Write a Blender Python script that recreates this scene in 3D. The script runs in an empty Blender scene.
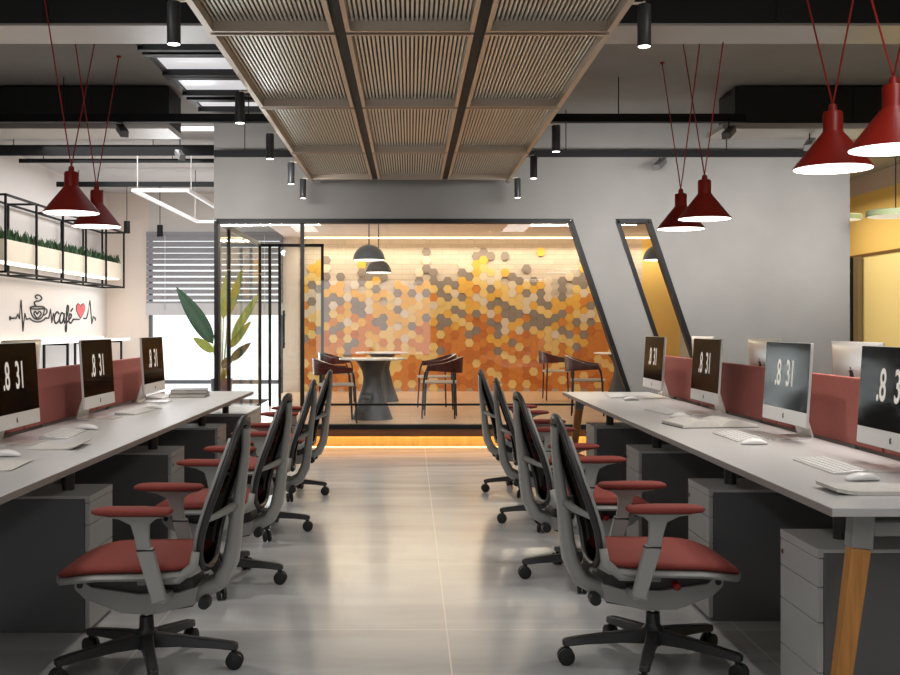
import bpy, math, random
from mathutils import Vector, Matrix
PI = math.pi
R = math.radians
SC = bpy.context.scene
COL = SC.collection

# ---------------------------------------------------------------- camera, world, exposure
F, VX, VY, H = 1065.0, 410.0, 326.0, 1.245        # focal length in pixels, vanishing point, eye height
cam_d = bpy.data.cameras.new('camera')
cam = bpy.data.objects.new('camera', cam_d); COL.objects.link(cam)
cam.location = (0, 0, H); cam.rotation_euler = (PI / 2, 0, 0)
cam_d.sensor_width = 36; cam_d.lens = 36 * F / 900
cam_d.shift_x = (450 - VX) / 900; cam_d.shift_y = (VY - 337.5) / 900
cam_d.clip_start = 0.05; cam_d.clip_end = 200
SC.camera = cam
SC.view_settings.view_transform = 'Standard'
SC.view_settings.look = 'None'
SC.view_settings.gamma = 1
SC.view_settings.use_curve_mapping = False
SC.view_settings.exposure = 0.3
world = bpy.data.worlds.new('world'); SC.world = world; world.use_nodes = True
bg = world.node_tree.nodes['Background']
bg.inputs[0].default_value = (0.93, 0.96, 1.0, 1); bg.inputs[1].default_value = 1.7
SC.cycles.max_bounces = 10; SC.cycles.transparent_max_bounces = 16
SC.cycles.use_denoising = True
SC.cycles.sample_clamp_indirect = 6

def light_area(name, loc, rot, sx, sy, power, color):
    d = bpy.data.lights.new(name, 'AREA'); d.shape = 'RECTANGLE'; d.size = sx; d.size_y = sy
    d.energy = power; d.color = color
    o = bpy.data.objects.new(name, d); o.location = loc; o.rotation_euler = rot; COL.objects.link(o)
    return o
# warm cove light washing the hexagon wall, and the room's warm ceiling glow
light_area('cove_light', (1.3, 16.95, 2.60), (R(-18), 0, 0), 6.0, 0.08, 62, (1.0, 0.86, 0.64))
light_area('meeting_room_light', (0.6, 13.2, 2.64), (0, 0, 0), 4.0, 1.6, 20, (1.0, 0.84, 0.62))
light_area('yellow_room_light', (5.4, 13.5, 3.0), (0, 0, 0), 1.2, 4.0, 70, (1.0, 0.9, 0.7))

# daylight entering below the blind, and added fills, without fixtures, brightening the concrete wall
light_area('window_daylight', (-3.1, 17.1, 0.85), (-PI / 2, 0, 0), 2.0, 1.1, 45, (0.92, 0.96, 1.0))
for _x, _t in ((-1.75, 8), (2.15, 4), (4.0, -4)):
    _l = light_area('wall_fill_light', (_x, 8.75, 2.56), (R(74), 0, R(_t)), 1.3, 0.15, 17, (1.0, 0.98, 0.95)); _l.data.spread = R(100)

light_area('cafe_fill_light', (-3.4, 13.6, 3.30), (0, 0, 0), 1.6, 4.5, 75, (1.0, 0.99, 0.98))  # added fill brightening the cafe end, no fixture of its own
# the near half of the office: two added fill lights under the unseen ceiling
for _x in (-2.3, 2.3):
    light_area('near_fill_light', (_x, 1.0, 3.36), (0, 0, 0), 0.5, 6.0, 58, (1.0, 0.98, 0.95))

# ---------------------------------------------------------------- helpers
def px_on(px, py, z):                              # point of the horizontal plane z seen at a photo pixel
    d = F * (H - z) / (py - VY)
    return Vector(((px - VX) * d / F, d, z))

def lin(c):
    return tuple(((v / 255) / 12.92 if v / 255 <= 0.04045 else ((v / 255 + 0.055) / 1.055) ** 2.4) for v in c)

MATS = {}
def mat(name, rgb, rough=0.5, metal=0.0, emit=0.0, emit_rgb=None, noise=0.0, nscale=6.0, stretch=(1, 1, 1), bump=0.0, spec=0.5, coat=0.0):
    if name in MATS: return MATS[name]
    m = bpy.data.materials.new(name); m.use_nodes = True
    nt = m.node_tree; b = nt.nodes['Principled BSDF']
    c = lin(rgb) + (1,)
    b.inputs['Base Color'].default_value = c
    b.inputs['Roughness'].default_value = rough; b.inputs['Metallic'].default_value = metal
    b.inputs['Specular IOR Level'].default_value = spec
    b.inputs['Coat Weight'].default_value = coat
    if emit:
        b.inputs['Emission Color'].default_value = lin(emit_rgb or rgb) + (1,)
        b.inputs['Emission Strength'].default_value = emit
    if noise or bump:
        tc = nt.nodes.new('ShaderNodeTexCoord'); mp = nt.nodes.new('ShaderNodeMapping')
        mp.inputs['Scale'].default_value = stretch
        nz = nt.nodes.new('ShaderNodeTexNoise'); nz.inputs['Scale'].default_value = nscale
        nz.inputs['Detail'].default_value = 6
        nt.links.new(tc.outputs['Object'], mp.inputs[0]); nt.links.new(mp.outputs[0], nz.inputs['Vector'])
        if noise:
            rp = nt.nodes.new('ShaderNodeValToRGB')
            rp.color_ramp.elements[0].position = 0.3; rp.color_ramp.elements[1].position = 0.7
            rp.color_ramp.elements[0].color = tuple(v * (1 - noise) for v in c[:3]) + (1,)
            rp.color_ramp.elements[1].color = tuple(min(1, v * (1 + noise)) for v in c[:3]) + (1,)
            nt.links.new(nz.outputs['Fac'], rp.inputs[0]); nt.links.new(rp.outputs[0], b.inputs['Base Color'])
        if bump:
            bp = nt.nodes.new('ShaderNodeBump'); bp.inputs['Strength'].default_value = bump; bp.inputs['Distance'].default_value = 0.01
            nt.links.new(nz.outputs['Fac'], bp.inputs['Height']); nt.links.new(bp.outputs[0], b.inputs['Normal'])
    MATS[name] = m
    return m

def glass_mat(name, tint, ior=1.5, boost=1.0):
    m = bpy.data.materials.new(name); m.use_nodes = True; nt = m.node_tree; nt.nodes.clear()
    out = nt.nodes.new('ShaderNodeOutputMaterial'); mx = nt.nodes.new('ShaderNodeMixShader')
    tr = nt.nodes.new('ShaderNodeBsdfTransparent'); tr.inputs[0].default_value = tint + (1,)
    gl = nt.nodes.new('ShaderNodeBsdfGlossy'); gl.inputs['Roughness'].default_value = 0.0
    fr = nt.nodes.new('ShaderNodeFresnel'); fr.inputs['IOR'].default_value = ior
    mu = nt.nodes.new('ShaderNodeMath'); mu.operation = 'MULTIPLY'; mu.inputs[1].default_value = boost; mu.use_clamp = True
    ge = nt.nodes.new('ShaderNodeNewGeometry'); fl = nt.nodes.new('ShaderNodeMath'); fl.operation = 'SUBTRACT'; fl.inputs[0].default_value = 1.0
    m2 = nt.nodes.new('ShaderNodeMath'); m2.operation = 'MULTIPLY'
    nt.links.new(ge.outputs['Backfacing'], fl.inputs[1]); nt.links.new(fr.outputs[0], m2.inputs[0]); nt.links.new(fl.outputs[0], m2.inputs[1])
    nt.links.new(m2.outputs[0], mu.inputs[0]); nt.links.new(mu.outputs[0], mx.inputs[0])
    nt.links.new(tr.outputs[0], mx.inputs[1]); nt.links.new(gl.outputs[0], mx.inputs[2]); nt.links.new(mx.outputs[0], out.inputs[0])
    MATS[name] = m
    return m

class MB:
    def __init__(s): s.v = []; s.f = []; s.mi = []
    def add(s, vs, fs, m=0, M=None):
        o = len(s.v)
        s.v += [tuple(M @ Vector(p)) if M is not None else tuple(p) for p in vs]
        s.f += [tuple(i + o for i in f) for f in fs]; s.mi += [m] * len(fs)
        return s
    def box(s, x0, x1, y0, y1, z0, z1, m=0, M=None):
        vs = [(x0, y0, z0), (x1, y0, z0), (x1, y1, z0), (x0, y1, z0), (x0, y0, z1), (x1, y0, z1), (x1, y1, z1), (x0, y1, z1)]
        return s.add(vs, [(0, 3, 2, 1), (4, 5, 6, 7), (0, 1, 5, 4), (1, 2, 6, 5), (2, 3, 7, 6), (3, 0, 4, 7)], m, M)
    def prism(s, poly, a, b, axis='y', m=0, M=None):     # poly: (u, v) counter-clockwise pairs extruded from a to b along axis
        n = len(poly)
        def P(u, v, t): return {'y': (u, t, v), 'x': (t, u, v), 'z': (u, v, t)}[axis]
        vs = [P(u, v, a) for u, v in poly] + [P(u, v, b) for u, v in poly]
        fs = [tuple(range(n)), tuple(range(2 * n - 1, n - 1, -1))] + [(i, i + n, (i + 1) % n + n, (i + 1) % n) for i in range(n)]
        return s.add(vs, fs, m, M)
    def loft(s, rings, m=0, cap=True, closed=False, M=None):
        n = len(rings[0]); vs = [p for r in rings for p in r]; fs = []
        k = len(rings)
        for i in range(k if closed else k - 1):
            a = i * n; b = ((i + 1) % k) * n
            for j in range(n): fs.append((a + j, a + (j + 1) % n, b + (j + 1) % n, b + j))
        if cap and not closed: fs += [tuple(range(n - 1, -1, -1)), tuple(range((k - 1) * n, k * n))]
        return s.add(vs, fs, m, M)
    def tube(s, pts, r, n=8, m=0, closed=False, M=None, flat=1.0):
        pts = [Vector(p) for p in pts]; rings = []; k = len(pts); up = None
        for i, p in enumerate(pts):
            a = pts[(i - 1) % k] if (closed or i > 0) else p
            b = pts[(i + 1) % k] if (closed or i < k - 1) else p
            t = (b - a).normalized()
            if up is None:
                up = Vector((0, 0, 1)) if abs(t.z) < 0.9 else Vector((1, 0, 0))
            e1 = (up - t * up.dot(t)).normalized(); e2 = t.cross(e1); up = e1
            rr = r[i] if isinstance(r, (list, tuple)) else r
            rings.append([p + e1 * rr * flat * math.cos(2 * PI * j / n) + e2 * rr * math.sin(2 * PI * j / n) for j in range(n)])
        return s.loft(rings, m, True, closed, M)
    def lathe(s, prof, n=24, m=0, c=(0, 0, 0), cap=True, M=None):
        rings = [[(c[0] + r * math.cos(2 * PI * j / n), c[1] + r * math.sin(2 * PI * j / n), c[2] + z) for j in range(n)] for r, z in prof]
        return s.loft(rings, m, cap, False, M)
    def bar(s, p0, p1, w, h, m=0, up=(0, 0, 1), w1=None, h1=None):   # rectangular bar
        p0 = Vector(p0); p1 = Vector(p1); t = (p1 - p0).normalized(); up = Vector(up)
        if abs(t.dot(up)) > 0.97: up = Vector((0, 1, 0))
        e2 = t.cross(up).normalized(); e1 = e2.cross(t)
        rs = []
        for p, ww, hh in ((p0, w, h), (p1, w1 or w, h1 or h)):
            rs.append([p + e2 * ww / 2 * a + e1 * hh / 2 * b for a, b in ((-1, -1), (1, -1), (1, 1), (-1, 1))])
        return s.loft(rs, m)
    def build(s, name, mats, parent=None, smooth=None, bevel=0.0, seg=2, sub=0, recalc=True):
        me = bpy.data.meshes.new(name); me.from_pydata(s.v, [], s.f)
        for m in (mats if isinstance(mats, (list, tuple)) else [mats]): me.materials.append(m)
        me.polygons.foreach_set('material_index', s.mi)
        if recalc:
            import bmesh
            b = bmesh.new(); b.from_mesh(me); bmesh.ops.recalc_face_normals(b, faces=b.faces); b.to_mesh(me); b.free()
        if smooth is not None or sub:
            me.polygons.foreach_set('use_smooth', [True] * len(me.polygons))
            if smooth is not None and smooth < 179: me.set_sharp_from_angle(angle=R(smooth))
        me.update()
        o = bpy.data.objects.new(name, me); COL.objects.link(o)
        if parent: o.parent = parent
        if bevel:
            md = o.modifiers.new('bevel', 'BEVEL'); md.width = bevel; md.segments = seg; md.limit_method = 'ANGLE'; md.angle_limit = R(40)
        if sub:
            md = o.modifiers.new('subdivision', 'SUBSURF'); md.levels = sub; md.render_levels = sub
        return o

def tag(o, label, cat, group=None):
    o['label'] = label; o['category'] = cat
    if group: o['group'] = group
    return o
def thing(name, label, cat, loc=(0, 0, 0), rz=0.0, group=None):
    o = bpy.data.objects.new(name, None); COL.objects.link(o); o.empty_display_size = 0.1
    o.location = loc; o.rotation_euler = (0, 0, rz)
    return tag(o, label, cat, group)
def struct(o): o['kind'] = 'structure'; return o
def kids(o): return [c for c in bpy.data.objects if c.parent == o]
TREE = {}
def tree(o):
    if o.name not in TREE: TREE[o.name] = [(c, tree(c)) for c in kids(o)]
    return TREE[o.name]
def dup(root, loc, rz, label, group=None, name=None):
    t = tree(root)
    r = root.copy(); COL.objects.link(r); r.location = loc; r.rotation_euler = (0, 0, rz); r['label'] = label
    if group: r['group'] = group
    def rec(p, lst):
        for c, sub in lst:
            d = c.copy(); COL.objects.link(d); d.parent = p; rec(d, sub)
    rec(r, t)
    return r
def lbl(o, s): o['label'] = s; return o

# ---------------------------------------------------------------- materials
concrete = mat('concrete', (150, 147, 144), 0.85, noise=0.10, nscale=1.3, bump=0.05)
ceil_m = mat('ceiling_paint', (152, 148, 144), 0.9, noise=0.05, nscale=2)
white_wall = mat('white_paint', (226, 222, 220), 0.8)
beige_wall = mat('beige_paint', (240, 226, 216), 0.8)
yellow_up = mat('yellow_paint', (230, 192, 112), 0.75)
yellow_lo = mat('pale_yellow_panel', (240, 218, 154), 0.6)
lilac = mat('lilac_soffit', (196, 178, 170), 0.8)
black_metal = mat('black_metal', (24, 24, 26), 0.6, spec=0.2)
frame_m = mat('frame_black', (24, 24, 26), 0.5, spec=0.25)
duct_m = mat('duct_black', (24, 25, 27), 0.5)
duct_seam = mat('duct_seam', (8, 8, 9), 0.6)
grey_plate = mat('grey_plate', (182, 176, 170), 0.35, metal=0.25)
wood = mat('oak', (190, 130, 66), 0.5, noise=0.22, nscale=9, stretch=(6, 6, 0.6))
wood_dark = mat('brown_board', (120, 70, 34), 0.45, noise=0.2, nscale=4, stretch=(0.6, 6, 6))
wood_lit = mat('light_board', (224, 190, 128), 0.5, noise=0.14, nscale=3, stretch=(5, 1, 0.4))
desk_top = mat('desk_laminate', (190, 188, 188), 0.33, noise=0.025, nscale=14, stretch=(1, 0.12, 1))
desk_edge = mat('desk_edge_band', (150, 142, 138), 0.5)
desk_grey = mat('desk_grey_metal', (140, 140, 138), 0.45)
cab_shaded = mat('cabinet_shaded', (96, 96, 97), 0.5)  # cabinet grey darkened to stand for the shaded sides
cab_lit = mat('cabinet_lit', (182, 181, 179), 0.5)  # cabinet grey lightened for the front and top faces that catch light
post_m = mat('post_dark', (66, 60, 60), 0.4)
screen_red = mat('screen_fabric', (166, 96, 88), 0.9, noise=0.08, nscale=120)
chair_red = mat('seat_fabric', (136, 57, 48), 0.8, noise=0.07, nscale=160)
chair_grey = mat('chair_plastic', (156, 155, 151), 0.42)
chair_dark = mat('chair_dark', (46, 45, 46), 0.4)
chair_mech = mat('chair_mechanism', (58, 56, 54), 0.5)
rubber = mat('caster_rubber', (20, 20, 21), 0.5)
chrome = mat('chrome', (200, 196, 190), 0.15, metal=1.0)
knob_red = mat('knob_red', (150, 24, 18), 0.4)
mesh_m = glass_mat('back_mesh', (0.06, 0.055, 0.05), 1.05)
alu = mat('aluminium', (214, 212, 210), 0.3, metal=0.35)
white_pl = mat('white_plastic', (232, 231, 230), 0.35)
screen_blk = mat('screen_black', (10, 9, 9), 0.1, spec=0.022)
digit_m = mat('digit_glow', (214, 208, 200), 0.5, emit=0.36)
logo_m = mat('logo_dark', (38, 36, 36), 0.4)
key_m = mat('key_white', (222, 221, 220), 0.5)
paper = mat('paper', (208, 204, 198), 0.8, noise=0.05, nscale=40)
cover_dark = mat('cover_dark', (64, 60, 58), 0.6)
lamp_red = mat('lamp_red', (156, 32, 18), 0.38)
cord_red = mat('cord_red', (160, 30, 20), 0.6)
lamp_in = mat('lamp_inner', (250, 244, 236), 0.5, emit=3.0, emit_rgb=(255, 246, 236))
led_white = mat('led_white', (255, 250, 244), 0.5, emit=6.0)
led_warm = mat('led_warm', (255, 205, 110), 0.5, emit=5.0, emit_rgb=(255, 206, 118))
panel_glow = mat('light_panel', (238, 238, 242), 0.25, emit=0.5)
copper = mat('canopy_frame', (200, 184, 166), 0.34, metal=0.5)
slat_m = mat('canopy_slat', (220, 219, 210), 0.3, metal=0.5)
slat_back = mat('canopy_back', (40, 32, 28), 0.6)
spot_m = mat('spot_body', (62, 63, 66), 0.4)
pot_m = mat('pot_grey', (84, 84, 92), 0.6)
leaf_d = mat('leaf_dark', (52, 84, 62), 0.4, noise=0.15, nscale=8)
leaf_l = mat('leaf_light', (160, 172, 84), 0.45, noise=0.15, nscale=8)
leaf_b = mat('planter_green', (44, 78, 42), 0.6, noise=0.25, nscale=12)
cream = mat('cream_box', (236, 224, 204), 0.6)
table_white = mat('table_top', (238, 236, 232), 0.25)
table_base = mat('table_base', (62, 60, 60), 0.5)
cafe_red = mat('cafe_shell', (72, 18, 13), 0.3)
cafe_leg = mat('cafe_leg', (40, 36, 36), 0.4)
cafe_seat = mat('cafe_seat', (190, 180, 170), 0.6)
dome_m = mat('dome_grey', (118, 122, 126), 0.5)
ink = mat('mural_ink', (30, 30, 32), 0.7)
heart_m = mat('mural_heart', (226, 92, 98), 0.7)
blind_m = mat('blind_slat', (150, 150, 158), 0.6)
disc_green = mat('disc_green', (140, 150, 112), 0.6)
pane = glass_mat('clear_glass', (0.96, 0.97, 0.96), 1.5, 1.0)
side_glass = glass_mat('side_glass', (0.97, 0.98, 0.97), 1.16, 1.0)
pane_front = glass_mat('front_glass', (0.97, 0.98, 0.97), 1.55, 1.6)

# floor tiles: large pale stone slabs, thin joints, soft gloss
def floor_material():
    m = bpy.data.materials.new('floor_tile'); m.use_nodes = True; nt = m.node_tree; b = nt.nodes['Principled BSDF']
    N = nt.nodes.new; L = nt.links.new
    tc = N('ShaderNodeTexCoord'); sp = N('ShaderNodeSeparateXYZ'); L(tc.outputs['Object'], sp.inputs[0])
    def joint(out, off, w):
        a = N('ShaderNodeMath'); a.operation = 'SUBTRACT'; L(out, a.inputs[0]); a.inputs[1].default_value = off - 120
        k = N('ShaderNodeMath'); k.operation = 'PINGPONG'; L(a.outputs[0], k.inputs[0]); k.inputs[1].default_value = 0.6
        t = N('ShaderNodeMath'); t.operation = 'LESS_THAN'; L(k.outputs[0], t.inputs[0]); t.inputs[1].default_value = w
        return t.outputs[0]
    jx = joint(sp.outputs[0], 0.1505, 0.003); jy = joint(sp.outputs[1], 0.767, 0.0045)
    mx = N('ShaderNodeMath'); mx.operation = 'MAXIMUM'; L(jx, mx.inputs[0]); L(jy, mx.inputs[1])
    mp = N('ShaderNodeMapping'); mp.inputs['Scale'].default_value = (0.55, 2.6, 1); L(tc.outputs['Object'], mp.inputs[0])
    nz = N('ShaderNodeTexNoise'); nz.inputs['Scale'].default_value = 1.6; nz.inputs['Detail'].default_value = 8; nz.inputs['Distortion'].default_value = 0.6
    L(mp.outputs[0], nz.inputs['Vector'])
    rp = N('ShaderNodeValToRGB'); rp.color_ramp.elements[0].position = 0.32; rp.color_ramp.elements[1].position = 0.68
    rp.color_ramp.elements[0].color = lin((172, 173, 174)) + (1,); rp.color_ramp.elements[1].color = lin((196, 197, 198)) + (1,)
    L(nz.outputs['Fac'], rp.inputs[0])
    mc = N('ShaderNodeMix'); mc.data_type = 'RGBA'; L(mx.outputs[0], mc.inputs['Factor']); L(rp.outputs[0], mc.inputs['A'])
    mc.inputs['B'].default_value = lin((218, 212, 206)) + (1,)
    L(mc.outputs['Result'], b.inputs['Base Color'])
    rr = N('ShaderNodeMapRange'); rr.inputs['To Min'].default_value = 0.13; rr.inputs['To Max'].default_value = 0.26
    L(nz.outputs['Fac'], rr.inputs['Value']); L(rr.outputs[0], b.inputs['Roughness'])
    b.inputs['Specular IOR Level'].default_value = 0.75
    return m
floor_m = floor_material()

def wood_floor_material():
    m = bpy.data.materials.new('wood_floor'); m.use_nodes = True; nt = m.node_tree; b = nt.nodes['Principled BSDF']
    N = nt.nodes.new; L = nt.links.new
    tc = N('ShaderNodeTexCoord')
    br = N('ShaderNodeTexBrick'); br.inputs['Scale'].default_value = 1.0
    br.inputs['Brick Width'].default_value = 1.4; br.inputs['Row Height'].default_value = 0.16; br.inputs['Mortar Size'].default_value = 0.003
    br.inputs['Color1'].default_value = lin((212, 182, 156)) + (1,); br.inputs['Color2'].default_value = lin((196, 164, 138)) + (1,)
    br.inputs['Mortar'].default_value = lin((140, 108, 84)) + (1,)
    L(tc.outputs['Object'], br.inputs['Vector']); L(br.outputs['Color'], b.inputs['Base Color'])
    b.inputs['Roughness'].default_value = 0.3
    return m
wood_floor = wood_floor_material()

def brick_material():
    m = bpy.data.materials.new('pale_brick'); m.use_nodes = True; nt = m.node_tree; b = nt.nodes['Principled BSDF']
    N = nt.nodes.new; L = nt.links.new
    tc = N('ShaderNodeTexCoord'); mp = N('ShaderNodeMapping'); mp.inputs['Rotation'].default_value = (R(90), 0, 0); L(tc.outputs['Object'], mp.inputs[0])
    br = N('ShaderNodeTexBrick'); br.inputs['Scale'].default_value = 1.0
    br.inputs['Brick Width'].default_value = 0.26; br.inputs['Row Height'].default_value = 0.08; br.inputs['Mortar Size'].default_value = 0.004
    br.inputs['Color1'].default_value = lin((214, 200, 186)) + (1,); br.inputs['Color2'].default_value = lin((204, 190, 176)) + (1,)
    br.inputs['Mortar'].default_value = lin((190, 174, 158)) + (1,)
    L(mp.outputs[0], br.inputs['Vector']); L(br.outputs['Color'], b.inputs['Base Color'])
    b.inputs['Roughness'].default_value = 0.85
    return m
brick_m = brick_material()

# ---------------------------------------------------------------- the room shell
YB, YF = 17.2, 10.92              # back wall, glazed concrete front of the meeting room
CZ, PZ = 3.40, 0.19               # ceiling, raised platform
XC = -4.9                         # cafe wall
struct(MB().box(-8, 8, -5, YB + 0.2, -0.1, 0).build('floor', floor_m))
struct(MB().box(-8, 8, -5, YB + 0.2, CZ, CZ + 0.2).build('ceiling', ceil_m))
struct(MB().box(XC, -2.01, 11.1, YB, CZ - 0.015, CZ).build('ceiling_left_back', mat('ceiling_pale', (190, 187, 186), 0.7)))
struct(MB().box(XC - 0.15, XC, 9.2, YB + 0.15, 0, CZ).build('wall_left', white_wall))
struct(MB().box(-6.5, -2.3, -4.15, -4, 0, CZ).box(0.5, 6.5, -4.15, -4, 0, CZ).box(-2.3, 0.5, -4.15, -4, 0, 0.55).box(-2.3, 0.5, -4.15, -4, 2.35, CZ).build('wall_rear', concrete))
struct(MB().box(-6.65, -6.5, -5, 9.2, 0, CZ).box(-6.65, XC - 0.15, 9.2, 9.35, 0, CZ).build('wall_left_near', white_wall))
struct(MB().box(6.5, 6.65, -5, YB, 2.26, 3.14, 0).box(6.5, 6.65, -5, YB, 0, 2.26, 1).box(6.5, 6.65, -5, YB, 3.14, CZ, 2).build('wall_right', [yellow_up, yellow_lo, lilac]))
struct(MB().box(6.48, 6.5, 11.2, YB, 2.24, 2.275).build('trim_right', mat('brown_trim', (110, 76, 40), 0.5)))
# back wall: opening for the window at the left, brick behind the hexagons, yellow end
wx0, wx1, wz1 = -4.22, -2.05, 2.72
mb = MB()
mb.box(XC, wx0, YB, YB + 0.15, 0, CZ, 0).box(wx0, wx1, YB, YB + 0.15, wz1, CZ, 1).box(wx1, -1.8, YB, YB + 0.15, 0, CZ, 0)
mb.box(-1.8, 3.75, YB, YB + 0.15, 0, CZ, 2).box(3.75, 6.5, YB, YB + 0.15, 0, CZ, 3)
struct(mb.build('wall_back', [beige_wall, white_wall, brick_m, yellow_up]))
# window at the back left, full height, with a low rail
w = struct(thing('window_1', 'tall bright window behind the grey blind at the back left', 'window', (0, 0, 0)))
fr = MB()
fr.box(wx0, wx0 + 0.05, YB, YB + 0.1, 0, wz1).box(wx1 - 0.05, wx1, YB, YB + 0.1, 0, wz1).box(wx0, wx1, YB, YB + 0.1, 0.31, 0.37).box(wx0, wx1, YB, YB + 0.1, 0, 0.06)
fr.box(wx0, wx1, YB, YB + 0.1, wz1 - 0.06, wz1).box(-3.1, -3.06, YB, YB + 0.1, 0.06, wz1)
fr.build('window_frame', mat('window_frame_grey', (96, 98, 106), 0.5), w)
MB().box(wx0, wx1, YB + 0.045, YB + 0.055, 0.05, wz1).build('window_pane', pane, w)

# concrete front wall with two slanted openings
ZT = 2.342
SL = 0.33
def sx(xt, z): return xt + SL * (ZT - z)
XA, XB1, XB2, XE = 1.67, 2.106, 2.472, 4.51
mb = MB(); y0, y1 = YF, YF + 0.16
mb.box(-2.01, XE, y0, y1, ZT, CZ)
mb.prism([(sx(XA, PZ), PZ), (sx(XB1, PZ), PZ), (XB1, ZT), (XA, ZT)], y0, y1)
mb.prism([(sx(XB2, PZ), PZ), (XE, PZ), (XE, ZT), (XB2, ZT)], y0, y1)
mb.box(2.44, XE, y0, y1, 0, PZ)
struct(mb.build('wall_front', concrete))
struct(MB().box(XE - 0.15, XE, y1, YB, 0, CZ).build('wall_side', concrete))
struct(MB().box(-2.01, XE - 0.15, y1, YB, 2.67, 2.72).build('ceiling_meeting_room', mat('meeting_ceiling', (226, 214, 204), 0.9)))
# raised platform of the meeting room: wood floor, brown lip, lit riser below it
pl = struct(MB().box(-2.01, XE - 0.15, y0 + 0.02, YB, PZ - 0.02, PZ).build('floor_platform', wood_floor))
struct(MB().box(-2.01, 2.44, y0, y0 + 0.02, 0.112, PZ).build('trim_1', wood_dark))
struct(MB().box(-2.01, 2.44, y0 + 0.10, y0 + 0.12, 0, PZ - 0.02).box(-2.01, -1.99, y0 + 0.12, YB, 0, PZ - 0.02).build('trim_2', wood_lit))
o = tag(MB().box(-1.98, 2.40, y0 + 0.055, y0 + 0.075, 0.125, 0.14).build('light_strip', led_warm), 'warm light strip tucked under the lip of the meeting room step', 'light strip')
o = tag(MB().box(-1.98, 2.40, y0 + 0.02, y0 + 0.04, 0.0, 0.006).build('light_strip', led_warm), 'warm light line on the floor along the meeting room step', 'light strip')

# glazing of the front: frame, mullions, panes
def glazing(name, label, quad, rails, panes):
    g = struct(thing(name, label, 'glazing', (0, 0, 0)))
    f = MB(); n = len(quad)
    for i in range(n):
        a, b = quad[i], quad[(i + 1) % n]
        f.bar((a[0], y0 + 0.05, a[1]), (b[0], y0 + 0.05, b[1]), 0.12, 0.045, up=(0, 0, 1) if abs(a[1] - b[1]) < 0.1 else (1, 0, 0))
    f.build('window_frame', frame_m, g)
    for (a, b, wd) in rails:
        MB().bar((a[0], y0 + 0.06, a[1]), (b[0], y0 + 0.06, b[1]), wd, wd, up=(0, 1, 0)).build('mullion', frame_m, g)
    for p in panes:
        MB().prism(p, y0 + 0.055, y0 + 0.065).build('window_pane', pane_front, g)
    return g
e = 0.02
glazing('window_2', 'wide glass front of the meeting room with slanted right edge',
        [(-1.985, PZ + e), (sx(XA, PZ) - 0.02, PZ + e), (XA - 0.02, ZT - e), (-1.985, ZT - e)],
        [((-1.11, PZ), (-1.11, ZT), 0.04), ((-1.11, 0.435), (sx(XA, 0.435), 0.435), 0.022)],
        [[(-1.97, PZ), (-1.12, PZ), (-1.12, ZT), (-1.97, ZT)], [(-1.10, PZ), (sx(XA, PZ), PZ), (XA, ZT), (-1.10, ZT)]])
glazing('window_3', 'narrow slanted glass slit in the concrete wall',
        [(sx(XB1, PZ) + 0.02, PZ + e), (sx(XB2, PZ) - 0.02, PZ + e), (XB2 - 0.02, ZT - e), (XB1 + 0.02, ZT - e)], [],
        [[(sx(XB1, PZ), PZ), (sx(XB2, PZ), PZ), (XB2, ZT), (XB1, ZT)]])
# glass side wall and rear screen of the meeting room
g = struct(thing('window_4', 'glass side wall of the meeting room beside the plant', 'glazing', (0, 0, 0)))
f = MB(); xs = -1.985
f.box(xs - 0.02, xs + 0.02, y1 - 0.06, 14.1, ZT - 0.045, ZT).box(xs - 0.02, xs + 0.02, y1 - 0.06, 14.1, PZ, PZ + 0.04)
for yy in (11.66, 14.08): f.box(xs - 0.02, xs + 0.02, yy - 0.02, yy + 0.02, PZ, ZT)
f.build('window_frame', frame_m, g)
MB().box(xs - 0.005, xs + 0.005, y1 - 0.05, 14.08, PZ + 0.02, ZT - 0.02).build('window_pane', side_glass, g)
g = struct(thing('door_1', 'glass door screen with thin black frame behind the meeting room post', 'glass door', (0, 0, 0)))
f = MB(); 
f.box(xs, -1.14, 14.08, 14.12, ZT - 0.05, ZT - 0.01)
for xx in (xs + 0.13, xs + 0.26, -1.16): f.box(xx - 0.018, xx + 0.018, 14.08, 14.12, PZ, ZT - 0.02)
f.build('door_frame', frame_m, g)
MB().box(xs + 0.26, -1.16, 14.097, 14.103, PZ, ZT - 0.04).build('door_pane', pane, g)
MB().box(xs + 0.31, xs + 0.335, 14.02, 14.045, 0.95, 1.45).box(xs + 0.31, xs + 0.335, 14.04, 14.1, 1.0, 1.02).box(xs + 0.31, xs + 0.335, 14.04, 14.1, 1.38, 1.40).build('door_handle', frame_m, g)

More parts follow.
